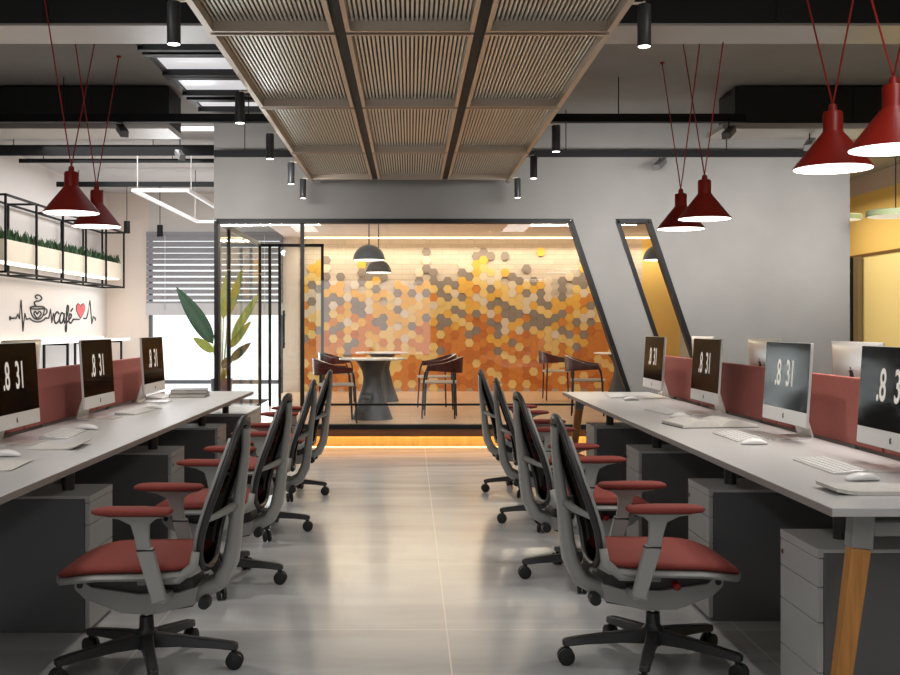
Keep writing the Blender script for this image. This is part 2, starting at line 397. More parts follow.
# hexagon covering on the back wall
random.seed(11)
HEXC = [mat('hex_grey', (146, 134, 126), 0.7), mat('hex_white', (226, 210, 190), 0.7), mat('hex_yellow', (234, 182, 82), 0.7),
        mat('hex_pale', (236, 204, 132), 0.7), mat('hex_orange', (216, 138, 60), 0.7), mat('hex_rust', (200, 118, 52), 0.7)]
mb = MB(); a = 0.077; px_ = 1.5 * a; pz_ = math.sqrt(3) * a
for i in range(60):
    cx = -1.70 + i * px_
    if cx > 3.66: break
    wob = 0.18 * math.sin(i * 0.31 + 0.6) + 0.13 * math.sin(i * 0.83)
    for j in range(22):
        cz = PZ + 0.05 + j * pz_ + (pz_ / 2 if i % 2 else 0)
        if cz > 2.5: continue
        t = cz - wob
        r = random.random(); c = None
        if t > 2.25: c = random.choice([0, 0, 2]) if r < 0.05 else None
        elif t > 1.98: c = random.choice([0, 0, 2, 1]) if r < 0.36 else None
        elif t > 1.68: c = random.choice([0, 0, 2, 3, 1, 2]) if r < 0.9 else None
        elif t > 1.22: c = random.choice([2, 3, 0, 1, 3, 4, 2, 0])
        elif t > 0.78: c = random.choice([4, 4, 2, 3, 5, 4, 3, 0])
        else: c = random.choice([4, 5, 4, 5, 3, 4])
        if c is None: continue
        th = 0.012 + 0.008 * random.random()
        hexp = [(cx + (a - 0.001) * math.cos(k * PI / 3), cz + (a - 0.001) * math.sin(k * PI / 3)) for k in range(6)]
        mb.prism(hexp, YB - th, YB + 0.002, m=c)
tag(mb.build('hexagon_wall_covering', HEXC), 'orange, yellow and grey hexagon tiles scattered up the meeting room wall', 'wall tiles')
tag(MB().box(-1.7, 4.3, YB - 0.16, YB - 0.12, 2.645, 2.665).build('light_strip', mat('led_cove', (255, 232, 190), 0.5, emit=4.0)), 'warm cove light strip along the top of the hexagon wall', 'light strip')

# ---------------------------------------------------------------- ceiling: beam, ducts, pipes, panels
b = struct(MB().box(-7.5, 7.5, 6.52, 6.94, 3.10, CZ, 0).build('ceiling_beam', duct_m))
MB().box(-7.5, 7.5, 6.525, 6.945, 3.085, 3.10).build('soffit', grey_plate, b)
for k in range(-4, 5): MB().box(k * 1.12 - 0.008, k * 1.12 + 0.008, 6.512, 6.52, 3.10, CZ - 0.01).build('seam', duct_seam, b)
def duct(label, x0, x1, yy):
    d = thing('air_duct', label, 'air duct', ((x0 + x1) / 2, yy, 3.05)); c = (x0 + x1) / 2
    MB().box(x0 - c, x1 - c, 0, 0.5, 0, 0.33).build('casing', duct_m, d, bevel=0.004)
    n = int((x1 - x0) / 1.05)
    for k in range(1, n + 1): MB().box(x0 - c + k * 1.05, x0 - c + k * 1.05 + 0.015, -0.006, 0.0, 0.0, 0.33).build('seam', duct_seam, d)
    MB().box(x0 - c - 0.12, x1 - c, -0.03, 0.5, -0.05, 0.0).build('flange', grey_plate, d)
    for xx in (x0 - c + 0.2, x1 - c - 0.2): MB().box(xx, xx + 0.02, 0.2, 0.22, 0.33, 0.35).build('hanger', black_metal, d)
    return d
duct('long black air duct under the ceiling above the red pendant pair on the left', -6.0, -2.15, 9.5)
duct('black air duct under the ceiling on the right above the concrete wall', 2.9, 7.3, 9.5)
def pipe(label, x0, x1, yy, z, h, n):
    p = thing('cable_tray', label, 'cable tray', ((x0 + x1) / 2, yy, z)); c = (x0 + x1) / 2
    s = MB()
    for k in range(n): s.box(x0 - c, x1 - c, k * 0.05, k * 0.05 + 0.03, -h / 2 + k * 0.006, h / 2 + k * 0.006)
    s.build('rail', black_metal, p)
    nn = int((x1 - x0) / 1.6)
    for k in range(nn + 1): MB().box(x0 - c + 0.3 + k * 1.6, x0 - c + 0.308 + k * 1.6, 0.01, 0.018, h / 2, CZ - z).build('hanger_rod', black_metal, p)
pipe('black cable tray crossing the ceiling in front of the air ducts', -6.5, 2.9, 9.2, 3.045, 0.07, 3)
pipe('thin black rail crossing just in front of the concrete wall', -1.95, 6.0, 10.6, 2.962, 0.065, 1)
pipe('thin black rail beyond the wall corner on the left', -4.85, -2.1, 12.2, 3.26, 0.12, 2)
pipe('far black rail near the window end of the left ceiling', -4.85, -2.1, 14.6, 3.19, 0.07, 1)
pipe('thinnest black rail in the middle of the left ceiling', -4.85, -2.1, 13.2, 3.295, 0.05, 1)
# glowing ceiling panels between black beams, left of the canopy
pf = [(8.05, 8.62), (8.80, 9.42)]
for i, (ya, yb) in enumerate(((7.35, 7.85), (8.08, 8.64), (8.82, 9.40), (9.68, 10.1))):
    t = thing('ceiling_light_panel', ['glowing ceiling panel left of the canopy, nearest the beam', 'glowing ceiling panel left of the canopy, second from the beam', 'glowing ceiling panel left of the canopy, third from the beam', 'glowing ceiling panel left of the canopy, farthest from the beam'][i],
              'ceiling light', (-1.35, (ya + yb) / 2, 3.33), 0, 'glowing panels left of the canopy')
    hy = (yb - ya) / 2
    MB().box(-0.62, 0.75, -hy, hy, 0, 0.02).build('diffuser', panel_glow, t)
    MB().box(-0.66, 0.79, -hy - 0.1, -hy, -0.05, 0.07).box(-0.66, 0.79, hy, hy + 0.06, -0.05, 0.07).box(-0.66, -0.62, -hy, hy, -0.02, 0.07).build('frame', duct_m, t)
# row of bright panels beyond the wall corner
for i in range(5):
    t = thing('ceiling_light', ['bright ceiling light strip above the hanging planter, %s' % q for q in ('nearest the cafe wall', 'second from the cafe wall', 'third from the cafe wall', 'second from the wall corner', 'nearest the wall corner')][i], 'ceiling light', (-4.55 + i * 0.56, 11.5, 3.37), 0, 'ceiling light strips beyond the corner')
    MB().box(-0.24, 0.24, -0.1, 0.1, 0, 0.012).build('diffuser', mat('led_soft', (250, 248, 246), 0.5, emit=1.2), t)
    MB().box(-0.25, 0.25, -0.11, 0.11, 0.012, 0.03).build('housing', black_metal, t)

# ---------------------------------------------------------------- ceiling canopy of ribbed trays
ZC = 2.645
cp = thing('ceiling_canopy', 'copper framed canopy of ribbed trays hung over the aisle', 'ceiling canopy', (0, 6.8, ZC))
rows = [3.4, 5.1, 6.84, 8.62, 10.21]; cols = [(-0.959, -0.360), (-0.306, 0.306), (0.360, 0.959)]
for j in range(4):
    ya, yb = rows[j] + 0.022, rows[j + 1] - 0.022
    for (xa, xb) in cols:
        f = MB(); w_ = 0.022
        ya_, yb_ = ya - 6.8, yb - 6.8
        f.box(xa, xa + w_, ya_, yb_, 0, 0.07).box(xb - w_, xb, ya_, yb_, 0, 0.07).box(xa + w_, xb - w_, ya_, ya_ + 0.02, 0, 0.07).box(xa + w_, xb - w_, yb_ - 0.02, yb_, 0, 0.07)
        t = f.build('tray', copper, cp)
        s = MB(); n = 26; pit = (xb - xa - 2 * w_) / n
        for k in range(n):
            x = xa + w_ + pit * (k + 0.5)
            s.box(x - pit * 0.27, x + pit * 0.27, ya_ + 0.02, yb_ - 0.02, 0.05, 0.064)
        s.build('ribs', slat_m, t)
        MB().box(xa + w_, xb - w_, ya_ + 0.02, yb_ - 0.02, 0.0645, 0.07).build('backing', slat_back, t)
for xx in (-0.333, 0.333):
    MB().box(xx - 0.025, xx + 0.025, -3.4, 3.4, 0.01, 0.10).build('carrier_rail', black_metal, cp)
for yy in rows[1:-1]:
    MB().box(-0.95, 0.95, yy - 6.8 - 0.02, yy - 6.8 + 0.02, 0.02, 0.075).build('cross_rail', black_metal, cp)
for sx_ in (-1, 1):
    MB().box(sx_ * 0.975 - 0.012, sx_ * 0.975 + 0.012, -3.4, 3.85, 0.03, 0.07).build('edge_rail', copper, cp)
for xx in (-0.333, 0.333):
    for yy in (-1.9, 1.5, 3.2):
        MB().tube([(xx, yy, 0.10), (xx, yy, CZ - ZC if not (6.52 < 6.8 + yy < 6.95) else 0.44)], 0.006, 6).build('hanger_rod', black_metal, cp)

# cylinder spotlights on short brackets along both canopy edges
def spot(label, x, y, proto=[None]):
    side = 1 if x > 0 else -1
    if proto[0] is None:
        t = thing('cylinder_spotlight', label, 'spotlight', (x, y, 2.51), 0, 'cylinder spotlights along the canopy')
        MB().lathe([(0.0295, 0.0), (0.031, 0.004), (0.031, 0.185), (0.027, 0.19)], 20).build('body', spot_m, t, smooth=40)
        MB().lathe([(0.027, -0.001), (0.027, 0.0)], 20).build('lens', led_white, t)
        MB().tube([(0, 0, 0.19), (0, 0, 0.185 + 0.0), (0, 0, 0.205)], 0.006, 6).box(0, 0.085, -0.006, 0.006, 0.19, 0.20).build('bracket', copper, t)
        proto[0] = t
    else:
        t = dup(proto[0], (x, y, 2.51), 0 if side < 0 else PI, label)
    l = bpy.data.lights.new('spot_light', 'SPOT'); l.energy = 36; l.spot_size = R(100); l.spot_blend = 0.6; l.color = (1, 0.93, 0.84); l.shadow_soft_size = 0.03
    lo = bpy.data.objects.new('spot_light', l); COL.objects.link(lo); lo.location = (x, y, 2.49)
    return t
for i, (y, n) in enumerate(((4.78, 'nearest'), (6.64, 'second'), (8.06, 'third'), (9.49, 'fourth'), (10.55, 'farthest'))):
    spot('dark cylinder spotlight on the left edge of the canopy, %s from the viewer' % n, -1.06, y)
for i, (y, n) in enumerate(((4.82, 'nearest'), (7.73, 'second'), (9.13, 'third'), (10.5, 'farthest'))):
    spot('dark cylinder spotlight on the right edge of the canopy, %s from the viewer' % n, 1.06, y)

# tilted track spots hanging on the rails
def track(label, p, rz, up):
    t = thing('track_spotlight', label, 'spotlight', p, rz, 'tilted track spotlights')
    MB().bar((-0.12, 0, -0.05), (0.12, 0, 0.05), 0.07, 0.06).build('body', mat('track_spot_grey', (104, 104, 104), 0.4), t, bevel=0.006)
    MB().tube([(0, 0, 0.0), (0, 0, up)], 0.006, 6).build('stem', black_metal, t)
track('tilted grey track spotlight below the tray above the left pendants', (-2.49, 9.215, 2.935), R(115), 0.0745)
track('tilted grey track spotlight near the wall corner, left of it', (-2.57, 11.9, 3.156), R(115), 0.244)
track('tilted track spotlight under the left end of the right duct', (2.76, 9.215, 2.92), R(60), 0.0895)
track('small track spotlight on the rail in front of the concrete wall', (2.49, 10.615, 2.86), R(60), 0.069)
track('tilted track spotlight beside the large red pendant', (3.64, 9.7, 2.90), R(60), 0.099)

# suspended white frame light beyond the corner
t = thing('frame_light', 'white rectangular frame light hung under the left ceiling', 'pendant light', (-2.93, 14.4, 2.82))
m_ = MB(); 
m_.box(-0.34, -0.30, -1.9, 1.9, 0, 0.04).box(0.30, 0.34, -1.9, 1.9, 0, 0.04).box(-0.30, 0.30, -1.9, -1.86, 0, 0.04).box(-0.30, 0.30, 1.86, 1.9, 0, 0.04)
m_.build('frame', mat('frame_white', (236, 236, 238), 0.4, emit=0.25), t)
for xx in (-0.32, 0.32):
    for yy in (-1.7, 1.7): MB().tube([(xx, yy, 0.04), (xx, yy, CZ - 2.82)], 0.005, 6).build('cable', white_pl, t)
for i, (x, y, q) in enumerate(((-4.2, 15.8, 'nearer the cafe wall'), (-3.85, 16.4, 'in front of the blind'))):
    t = thing('ceiling_spotlight', 'small black cylinder spotlight hanging at the back left, %s' % q, 'spotlight', (x, y, 2.62), 0, 'small black spotlights at the back left')
    MB().lathe([(0.045, 0), (0.045, 0.18)], 16).build('body', black_metal, t, smooth=40)
    MB().tube([(0, 0, 0.18), (0, 0, CZ - 2.62)], 0.006, 6).build('stem', black_metal, t)

# ---------------------------------------------------------------- red cone pendants
ZR = 1.983
def pendant(label, x, y, grp, proto=[None]):
    if proto[0] is None:
        D = 0.18
        t = thing('cone_pendant_lamp', label, 'pendant lamp', (x, y, ZR), 0, grp)
        prof = [(D, 0), (D, 0.004), (0.047, 0.172), (0.045, 0.178), (0.045, 0.258), (0.040, 0.268), (0.020, 0.272), (0.017, 0.30), (0.008, 0.306)]
        MB().lathe(prof, 40).build('shade', lamp_red, t, smooth=35)
        MB().lathe([(D - 0.004, -0.002), (D - 0.004, 0.0)], 40).build('diffuser', lamp_in, t)
        for s_ in (-1, 1):
            MB().tube([(0, 0, 0.30), (0, s_ * 0.60, CZ - ZR - 0.012)], 0.0042, 6).build('cord', cord_red, t)
            MB().lathe([(0.018, -0.014), (0.018, 0)], 12, c=(0, s_ * 0.60, CZ - ZR)).build('ceiling_rose', cord_red, t)
        proto[0] = t; return t
    return dup(proto[0], (x, y, ZR), 0, label, grp)
G = 'red cone pendants'
pendant('large red cone pendant over the right desks, whole in view', 1.985, 5.0, G)
pendant('large red cone pendant cut off by the right picture edge', 2.02, 4.45, G)
pendant('red cone pendant in front of its twin before the concrete wall', 2.03, 7.34, G)
pendant('red cone pendant behind its twin before the concrete wall', 2.06, 8.10, G)
pendant('red cone pendant over the left desks, the nearer larger one', -2.21, 6.95, G)
pendant('red cone pendant over the left desks, the farther lower one', -2.325, 7.90, G)
for (x, y) in ((1.985, 5.0), (2.02, 4.45), (2.03, 7.34), (2.06, 8.1), (-2.21, 6.95), (-2.325, 7.9)):
    l = bpy.data.lights.new('pendant_light', 'SPOT'); l.energy = 30; l.spot_size = R(135); l.spot_blend = 0.8; l.color = (1, 0.94, 0.86); l.shadow_soft_size = 0.12
    lo = bpy.data.objects.new('pendant_light', l); COL.objects.link(lo); lo.location = (x, y, ZR - 0.02)

# ---------------------------------------------------------------- desks
ZD = 0.725; TH = 0.025
def bench(label, s, xe, ya, yb, ends=(-1, 1), trim=0.35):                     # s = +1 right, -1 left; xe = distance of the aisle edge
    t = thing('desk_bench', label, 'desk', (s * 1.92, (ya + yb) / 2, 0)); L = (yb - ya) / 2
    ex = 1.92 - xe
    def bx(m, a, b_, *r, mm=0): 
        u, v = sorted((s * a, s * b_)); return m.box(u, v, *r, mm)
    for nm, (a, b_) in (('worktop', (-ex, -0.035)), ('worktop', (0.035, ex))):
        m = MB(); bx(m, a, b_, -L, L, ZD - TH + 0.003, ZD); bx(m, a, b_, -L, L, ZD - TH, ZD - TH + 0.003, mm=1)
        m = MB(); bx(m, a, b_, -L, L, ZD - TH, ZD)
        m.build(nm, desk_top, t, bevel=0.002)
    m = MB(); bx(m, -ex - 0.001, -ex, -L, L, ZD - TH, ZD - 0.002); m.build('edge_band', desk_edge, t)
    n = 4; st = (2 * L - trim) / n
    for k in range(n):
        m = MB(); m.box(-0.014, 0.014, -L + k * st + 0.01, -L + (k + 1) * st - 0.01, ZD + 0.008, 1.0225); m.build('privacy_screen', screen_red, t, bevel=0.004)
        for q in (0.25, 0.75): MB().box(-0.01, 0.01, -L + (k + q) * st - 0.03, -L + (k + q) * st + 0.03, ZD - 0.06, ZD + 0.02).build('screen_bracket', desk_grey, t)
    for e_ in ends:
        yy = e_ * (L - 0.09)
        for q in (-1, 1):
            top = (q * (ex - 0.12), yy, ZD - TH); mid = (q * (ex - 0.113), yy, 0.595); bot = (q * (ex - 0.035), yy, 0.0)
            l_ = MB().bar(mid, bot, 0.06, 0.05, up=(0, 1, 0), w1=0.046, h1=0.04).build('leg', wood, t, bevel=0.006)
            MB().bar(top, mid, 0.064, 0.054, up=(0, 1, 0)).build('leg_socket', desk_grey, l_, bevel=0.003)
        MB().box(-(ex - 0.15), ex - 0.15, yy - 0.02, yy + 0.02, 0.63, 0.672).build('cross_beam', desk_grey, t, bevel=0.003)
    MB().box(-0.012, 0.012, -L + 0.15, L - 0.15, 0.28, ZD - TH).build('light_block_panel', desk_grey, t)  # panel added to keep the space under the desk dark
    for q in (-0.2, 0.2): MB().box(q - 0.02, q + 0.02, -L + 0.12, L - 0.12, ZD - TH - 0.028, ZD - TH).build('long_beam', desk_grey, t)
    return t
bench('long grey bench desk on the right with red screens and oak legs', 1, 1.205, 3.04, 8.40)
bench('long grey bench desk on the left of the aisle with red screens', -1, 1.250, 2.83, 8.50, (-1,), 0.80)

# storage pedestals, each with short posts carrying the desk
def pedestal(label, s, xf, yn, ln=0.335, front='drawers', grp='storage pedestals under the desks'):
    t = thing('storage_pedestal', label, 'pedestal', (s * (xf + 0.3), yn + ln / 2, 0), 0 if s > 0 else PI, grp)
    h = 0.555; hl = ln / 2
    MB().box(-0.28, 0.30, -hl, hl, 0.0, h - 0.012).build('carcass', cab_shaded, t, bevel=0.003)
    MB().box(-0.2815, 0.30, -hl, hl, h - 0.012, h).build('top_panel', cab_lit, t, bevel=0.002)  # paler plate, light from above put into its colour
    zs = [0.012, 0.17, 0.325, 0.435, h - 0.03] 
    for k in range(4):
        d_ = MB().box(-0.30, -0.2815, -hl + 0.002, hl - 0.002, zs[k] + 0.003, zs[k + 1]).build('drawer', cab_lit, t, bevel=0.002)
    MB().box(-0.30, -0.2815, -hl + 0.002, hl - 0.002, h - 0.027, h).build('top_strip', cab_lit, t)
    MB().lathe([(0.009, 0), (0.009, 0.004)], 12, M=Matrix.Translation((-0.30, hl - 0.03, h - 0.07)) @ Matrix.Rotation(-PI / 2, 4, 'Y')).build('lock', chrome, t)
    for q in ((-0.16,) if ln < 0.5 else (-0.16,)):
        MB().lathe([(0.026, h), (0.026, ZD - TH - 0.0005)], 16, c=(q, 0.0, 0)).build('support_post', post_m, t, smooth=40)
    return t
for y, q in ((3.29, 'nearest the viewer, drawers in full view'), (4.49, 'second from the viewer'), (5.87, 'third from the viewer'), (7.29, 'farthest from the viewer')):
    pedestal('grey drawer pedestal under the right desk, %s' % q, 1, 1.26, y)
for y, q in ((4.32, 'nearest the viewer, behind the nearest chair'), (5.80, 'second from the viewer'), (7.20, 'third from the viewer')):
    pedestal('grey drawer pedestal under the left desk, %s' % q, -1, 1.30, y)
t = thing('low_cabinet', 'low grey cabinet at the far end of the left desk', 'cabinet', (-1.60, 8.76, 0))
MB().box(-0.32, 0.30, -0.40, 0.42, 0, 0.535).build('body', cab_shaded, t, bevel=0.003)
MB().box(-0.33, 0.32, -0.41, 0.43, 0.535, 0.557).build('top', desk_top, t, bevel=0.002)
MB().lathe([(0.026, 0.557), (0.026, ZD - TH - 0.0005)], 16, c=(0.14, -0.33, 0)).build('support_post', post_m, t, smooth=40)
for q in (-0.195, 0.215): MB().box(0.30, 0.318, q - 0.2, q + 0.2, 0.02, 0.53).build('door', cab_lit, t, bevel=0.002)

# ---------------------------------------------------------------- task chairs
def sup(hw, z0, z1, x, n=20, p=3.2, yc=0.0):
    r = []
    for j in range(n):
        a_ = 2 * PI * j / n; c, s_ = math.cos(a_), math.sin(a_)
        r.append((x, yc + hw * math.copysign(abs(c) ** (2 / p), c), (z0 + z1) / 2 + (z1 - z0) / 2 * math.copysign(abs(s_) ** (2 / p), s_)))
    return r
BACK = [(-0.212, 0.375), (-0.217, 0.415), (-0.225, 0.47), (-0.240, 0.53), (-0.266, 0.61), (-0.300, 0.71), (-0.325, 0.81), (-0.339, 0.915)]
def back_x(z):
    for (xa, za), (xb, zb) in zip(BACK, BACK[1:]):
        if z <= zb: return xa + (xb - xa) * (z - za) / (zb - za)
    return BACK[-1][0]
def task_chair(label, loc, rz, grp):
    t = thing('task_chair', label, 'office chair', loc, rz, grp)
    # seat cushion with a waterfall front, and the grey shell under it
    st = [(-0.225, 0.19, 0.400, 0.428), (-0.20, 0.222, 0.390, 0.440), (-0.10, 0.238, 0.384, 0.438), (0.02, 0.243, 0.382, 0.434), (0.12, 0.241, 0.380, 0.435), (0.19, 0.234, 0.372, 0.427), (0.25, 0.215, 0.362, 0.401), (0.272, 0.18, 0.364, 0.386)]
    m = MB(); m.loft([sup(hw, z0 + 0.008, z1, x) for x, hw, z0, z1 in st]); m.build('seat', chair_red, t, smooth=60, sub=1)
    m = MB(); m.loft([sup(hw + 0.004, z0 - 0.016, z0 + 0.018, x - 0.004 if x > 0.1 else x, p=4) for x, hw, z0, z1 in st]); m.build('seat_shell', chair_grey, t, smooth=50)
    # backrest: dark loop frame, stretched mesh
    out = []
    for k in range(40):
        a_ = 2 * PI * k / 40; c, s_ = math.cos(a_), math.sin(a_)
        z = 0.645 + 0.265 * math.copysign(abs(s_) ** (2 / 2.6), s_)
        wd = (0.225 if z < 0.62 else 0.225 - 0.075 * ((z - 0.62) / 0.29) ** 1.6)
        y = wd * math.copysign(abs(c) ** (2 / 3.0), c)
        out.append((back_x(z) - 0.02 * (1 - (y / 0.23) ** 2), y, z))
    b_ = MB().tube(out, 0.0135, 8, closed=True).build('back_frame', chair_dark, t, smooth=180)
    grid = MB(); NN = 14; vs = []; fs = []
    for i in range(NN + 1):
        z = 0.385 + (0.905 - 0.385) * i / NN
        ws = [abs(p[1]) for p in out if abs(p[2] - z) < 0.03]
        sz = (z - 0.645) / 0.265; sz = max(-1, min(1, sz)); cc = (1 - abs(sz) ** 2.6) ** (1 / 2.6) if abs(sz) < 1 else 0.0
        wd = (0.225 if z < 0.62 else 0.225 - 0.075 * ((z - 0.62) / 0.29) ** 1.6) * (cc ** (2 / 3.0 * 2.6 / 2) if cc > 0 else 0.02)
        for j in range(9):
            y = wd * (-1 + 2 * j / 8)
            vs.append((back_x(z) - 0.02 * (1 - (y / 0.23) ** 2), y, z))
    for i in range(NN):
        for j in range(8): fs.append((i * 9 + j, i * 9 + j + 1, (i + 1) * 9 + j + 1, (i + 1) * 9 + j))
    grid.add(vs, fs); grid.build('back_mesh', mesh_m, t, smooth=180, recalc=False)
    # light inner edging along the sides of the back
    for q in (-1, 1):
        pts = [(p[0] + 0.016, p[1], p[2]) for p in out if p[1] * q > 0.12 and 0.40 < p[2] < 0.90]
        pts.sort(key=lambda p: p[2])
        MB().tube(pts, 0.0085, 6).build('back_edging', chair_grey, t, smooth=180)
        # side uprights linking the back to the seat frame
        MB().tube([(-0.222, q * 0.215, 0.47), (-0.215, q * 0.22, 0.42), (-0.16, q * 0.215, 0.375), (-0.02, q * 0.20, 0.362)], [0.014, 0.018, 0.017, 0.012], 8).build('seat_rail', chair_grey, t, smooth=180)
    # grey spine sweeping from under the seat up to the top of the back
    path = [(-0.362, 0.875, 0.052, 0.012), (-0.360, 0.80, 0.036, 0.014), (-0.348, 0.70, 0.040, 0.017), (-0.330, 0.58, 0.050, 0.022), (-0.318, 0.47, 0.062, 0.025), (-0.305, 0.39, 0.072, 0.028), (-0.272, 0.325, 0.082, 0.030), (-0.20, 0.285, 0.092, 0.030), (-0.10, 0.268, 0.098, 0.030)]
    rings = []
    for i, (x, z, wy, th) in enumerate(path):
        a_ = path[max(0, i - 1)]; c_ = path[min(len(path) - 1, i + 1)]
        tv = Vector((c_[0] - a_[0], 0, c_[1] - a_[1])).normalized(); nv = Vector((-tv.z, 0, tv.x))
        ring = []
        for j in range(16):
            an = 2 * PI * j / 16; c, s_ = math.cos(an), math.sin(an)
            cy = wy * math.copysign(abs(c) ** 0.6, c); cn = th * math.copysign(abs(s_) ** 0.6, s_)
            ring.append(tuple(Vector((x, cy, z)) + nv * cn))
        rings.append(ring)
    MB().loft(rings).build('spine', chair_grey, t, smooth=60)
    for q in (-1, 1):       # two links between spine and backrest
        MB().tube([(-0.330, q * 0.035, 0.60), (-0.285, q * 0.16, 0.585), (-0.262, q * 0.222, 0.58)], [0.016, 0.012, 0.010], 8).build('back_link', chair_grey, t, smooth=180)
    MB().tube([(-0.352, 0, 0.885), (-0.350, 0, 0.897)], [0.03, 0.02], 10).build('spine_cap', mat('spine_cap', (150, 140, 126), 0.25, metal=0.5), t, smooth=60)
    # mechanism: boat shaped side plates, dark inner body
    for q in (-1, 1):
        pr = [(-0.20, 0.262), (-0.05, 0.228), (0.06, 0.232), (0.19, 0.282), (0.225, 0.315), (0.228, 0.345), (0.205, 0.358), (0.17, 0.325), (0.0, 0.300), (-0.14, 0.305), (-0.21, 0.325)]
        MB().prism(pr, q * 0.098, q * 0.118).build('side_plate', chair_grey, t, bevel=0.004)
        MB().lathe([(0.011, 0), (0.011, 0.006)], 12, M=Matrix.Translation((0.205, q * 0.119, 0.332)) @ Matrix.Rotation(-q * PI / 2, 4, 'X')).build('pivot_cap', rubber, t)
    m = MB().prism([(-0.19, 0.25), (-0.02, 0.222), (0.08, 0.24), (0.2, 0.30), (0.21, 0.35), (-0.19, 0.36)], -0.096, 0.096); m.build('mechanism', chair_mech, t, bevel=0.004)
    MB().lathe([(0.015, 0), (0.015, 0.022), (0.010, 0.028)], 14, M=Matrix.Translation((0.055, -0.118, 0.320)) @ Matrix.Rotation(PI / 2, 4, 'X')).build('knob', knob_red, t, smooth=40)
    for q in (-1, 1): MB().lathe([(0.020, 0), (0.023, 0.02), (0.02, 0.06)], 14, M=Matrix.Translation((-0.235, q * 0.085, 0.272)) @ Matrix.Rotation(-q * PI / 2, 4, 'X')).build('tilt_knob', rubber, t, smooth=40)
    # armrests
    for q in (-1, 1):
        ya = q * 0.272
        m = MB(); m.loft([sup(hw, z0, z1, x, 16, 3.0, ya) for x, hw, z0, z1 in ((-0.152, 0.026, 0.612, 0.622), (-0.14, 0.040, 0.606, 0.630), (-0.05, 0.046, 0.604, 0.634), (0.06, 0.044, 0.604, 0.634), (0.10, 0.036, 0.608, 0.630), (0.112, 0.022, 0.614, 0.624))])
        ar = m.build('armrest', chair_red, t, smooth=60)
        m = MB()
        m.loft([[(x + dx, ya + dy, z) for dx, dy in ((-hx, -hy), (hx, -hy), (hx, hy), (-hx, hy))] for x, z, hx, hy in ((-0.066, 0.46, 0.024, 0.012), (-0.052, 0.53, 0.024, 0.012), (-0.046, 0.575, 0.03, 0.016), (-0.040, 0.596, 0.062, 0.026), (-0.035, 0.605, 0.10, 0.034))])
        m.build('arm_post', chair_grey, ar, smooth=30, bevel=0.003)
        m = MB(); m.bar((-0.062, ya, 0.49), (-0.112, ya, 0.315), 0.055, 0.032, up=(0, 1, 0), w1=0.046, h1=0.034)
        m.bar((-0.105, ya + q * 0.010, 0.322), (-0.10, q * 0.11, 0.300), 0.045, 0.03)
        m.build('arm_sleeve', chair_grey, ar, bevel=0.004)
        MB().box(-0.092, -0.036, ya - 0.0175, ya + 0.0175, 0.487, 0.491).build('sleeve_joint', rubber, ar)
    # gas lift and five star base, one leg pointing straight back
    MB().lathe([(0.014, 0.15), (0.014, 0.235)], 14).build('gas_lift', chrome, t, smooth=40)
    MB().lathe([(0.034, 0.075), (0.040, 0.085), (0.040, 0.135), (0.027, 0.15), (0.025, 0.192), (0.020, 0.196)], 18).build('base_hub', chair_dark, t, smooth=40)
    LEG = None
    for k in range(5):
        an = PI + k * 2 * PI / 5
        if LEG is None:
            m = MB(); m.loft([[(x, y * w_, z + dz) for y, dz in ((-1, -h_), (1, -h_), (0.8, h_), (-0.8, h_))] for x, w_, z, h_ in ((0.02, 0.026, 0.108, 0.026), (0.12, 0.022, 0.104, 0.020), (0.25, 0.020, 0.092, 0.015), (0.315, 0.020, 0.084, 0.014), (0.333, 0.014, 0.082, 0.010))])
            LEG = m.build('base_leg', chair_dark, t, smooth=35, bevel=0.004)
            m = MB()
            for q in (-1, 1):
                m.lathe([(0.024, -0.009), (0.031, -0.006), (0.031, 0.006), (0.024, 0.009)], 18, M=Matrix.Translation((0.32, q * 0.013, 0.031)) @ Matrix.Rotation(PI / 2, 4, 'X'))
            m.tube([(0.32, 0, 0.03), (0.317, 0, 0.055), (0.317, 0, 0.075)], [0.008, 0.012, 0.008], 8)
            CA = m.build('caster', rubber, LEG, smooth=40)
            LEG.rotation_euler = (0, 0, an)
        else:
            c = LEG.copy(); COL.objects.link(c); c.rotation_euler = (0, 0, an)
            k2 = CA.copy(); COL.objects.link(k2); k2.parent = c
    return t
G = 'red task chairs along the aisle'
proto_r = None
names = ['nearest the viewer', 'second from the viewer', 'third from the viewer', 'farthest from the viewer']
proto_r = task_chair('red and grey task chair at the right desk, ' + names[0], (0.894, 3.92, 0), 0.0, G)
proto_l = task_chair('red and grey task chair at the left desk, ' + names[0], (-0.957, 3.87, 0), PI, G)
for (y, x, a_), n in zip(((5.27, 0.885, 3), (6.72, 0.90, -2), (8.0, 0.885, 2)), names[1:]):
    dup(proto_r, (x, y, 0), R(a_), 'red and grey task chair at the right desk, ' + n)
for (y, x, a_), n in zip(((5.15, -0.945, -2), (6.45, -0.94, 3), (7.85, -0.945, -1)), names[1:]):
    dup(proto_l, (x, y, 0), PI + R(a_), 'red and grey task chair at the left desk, ' + n)

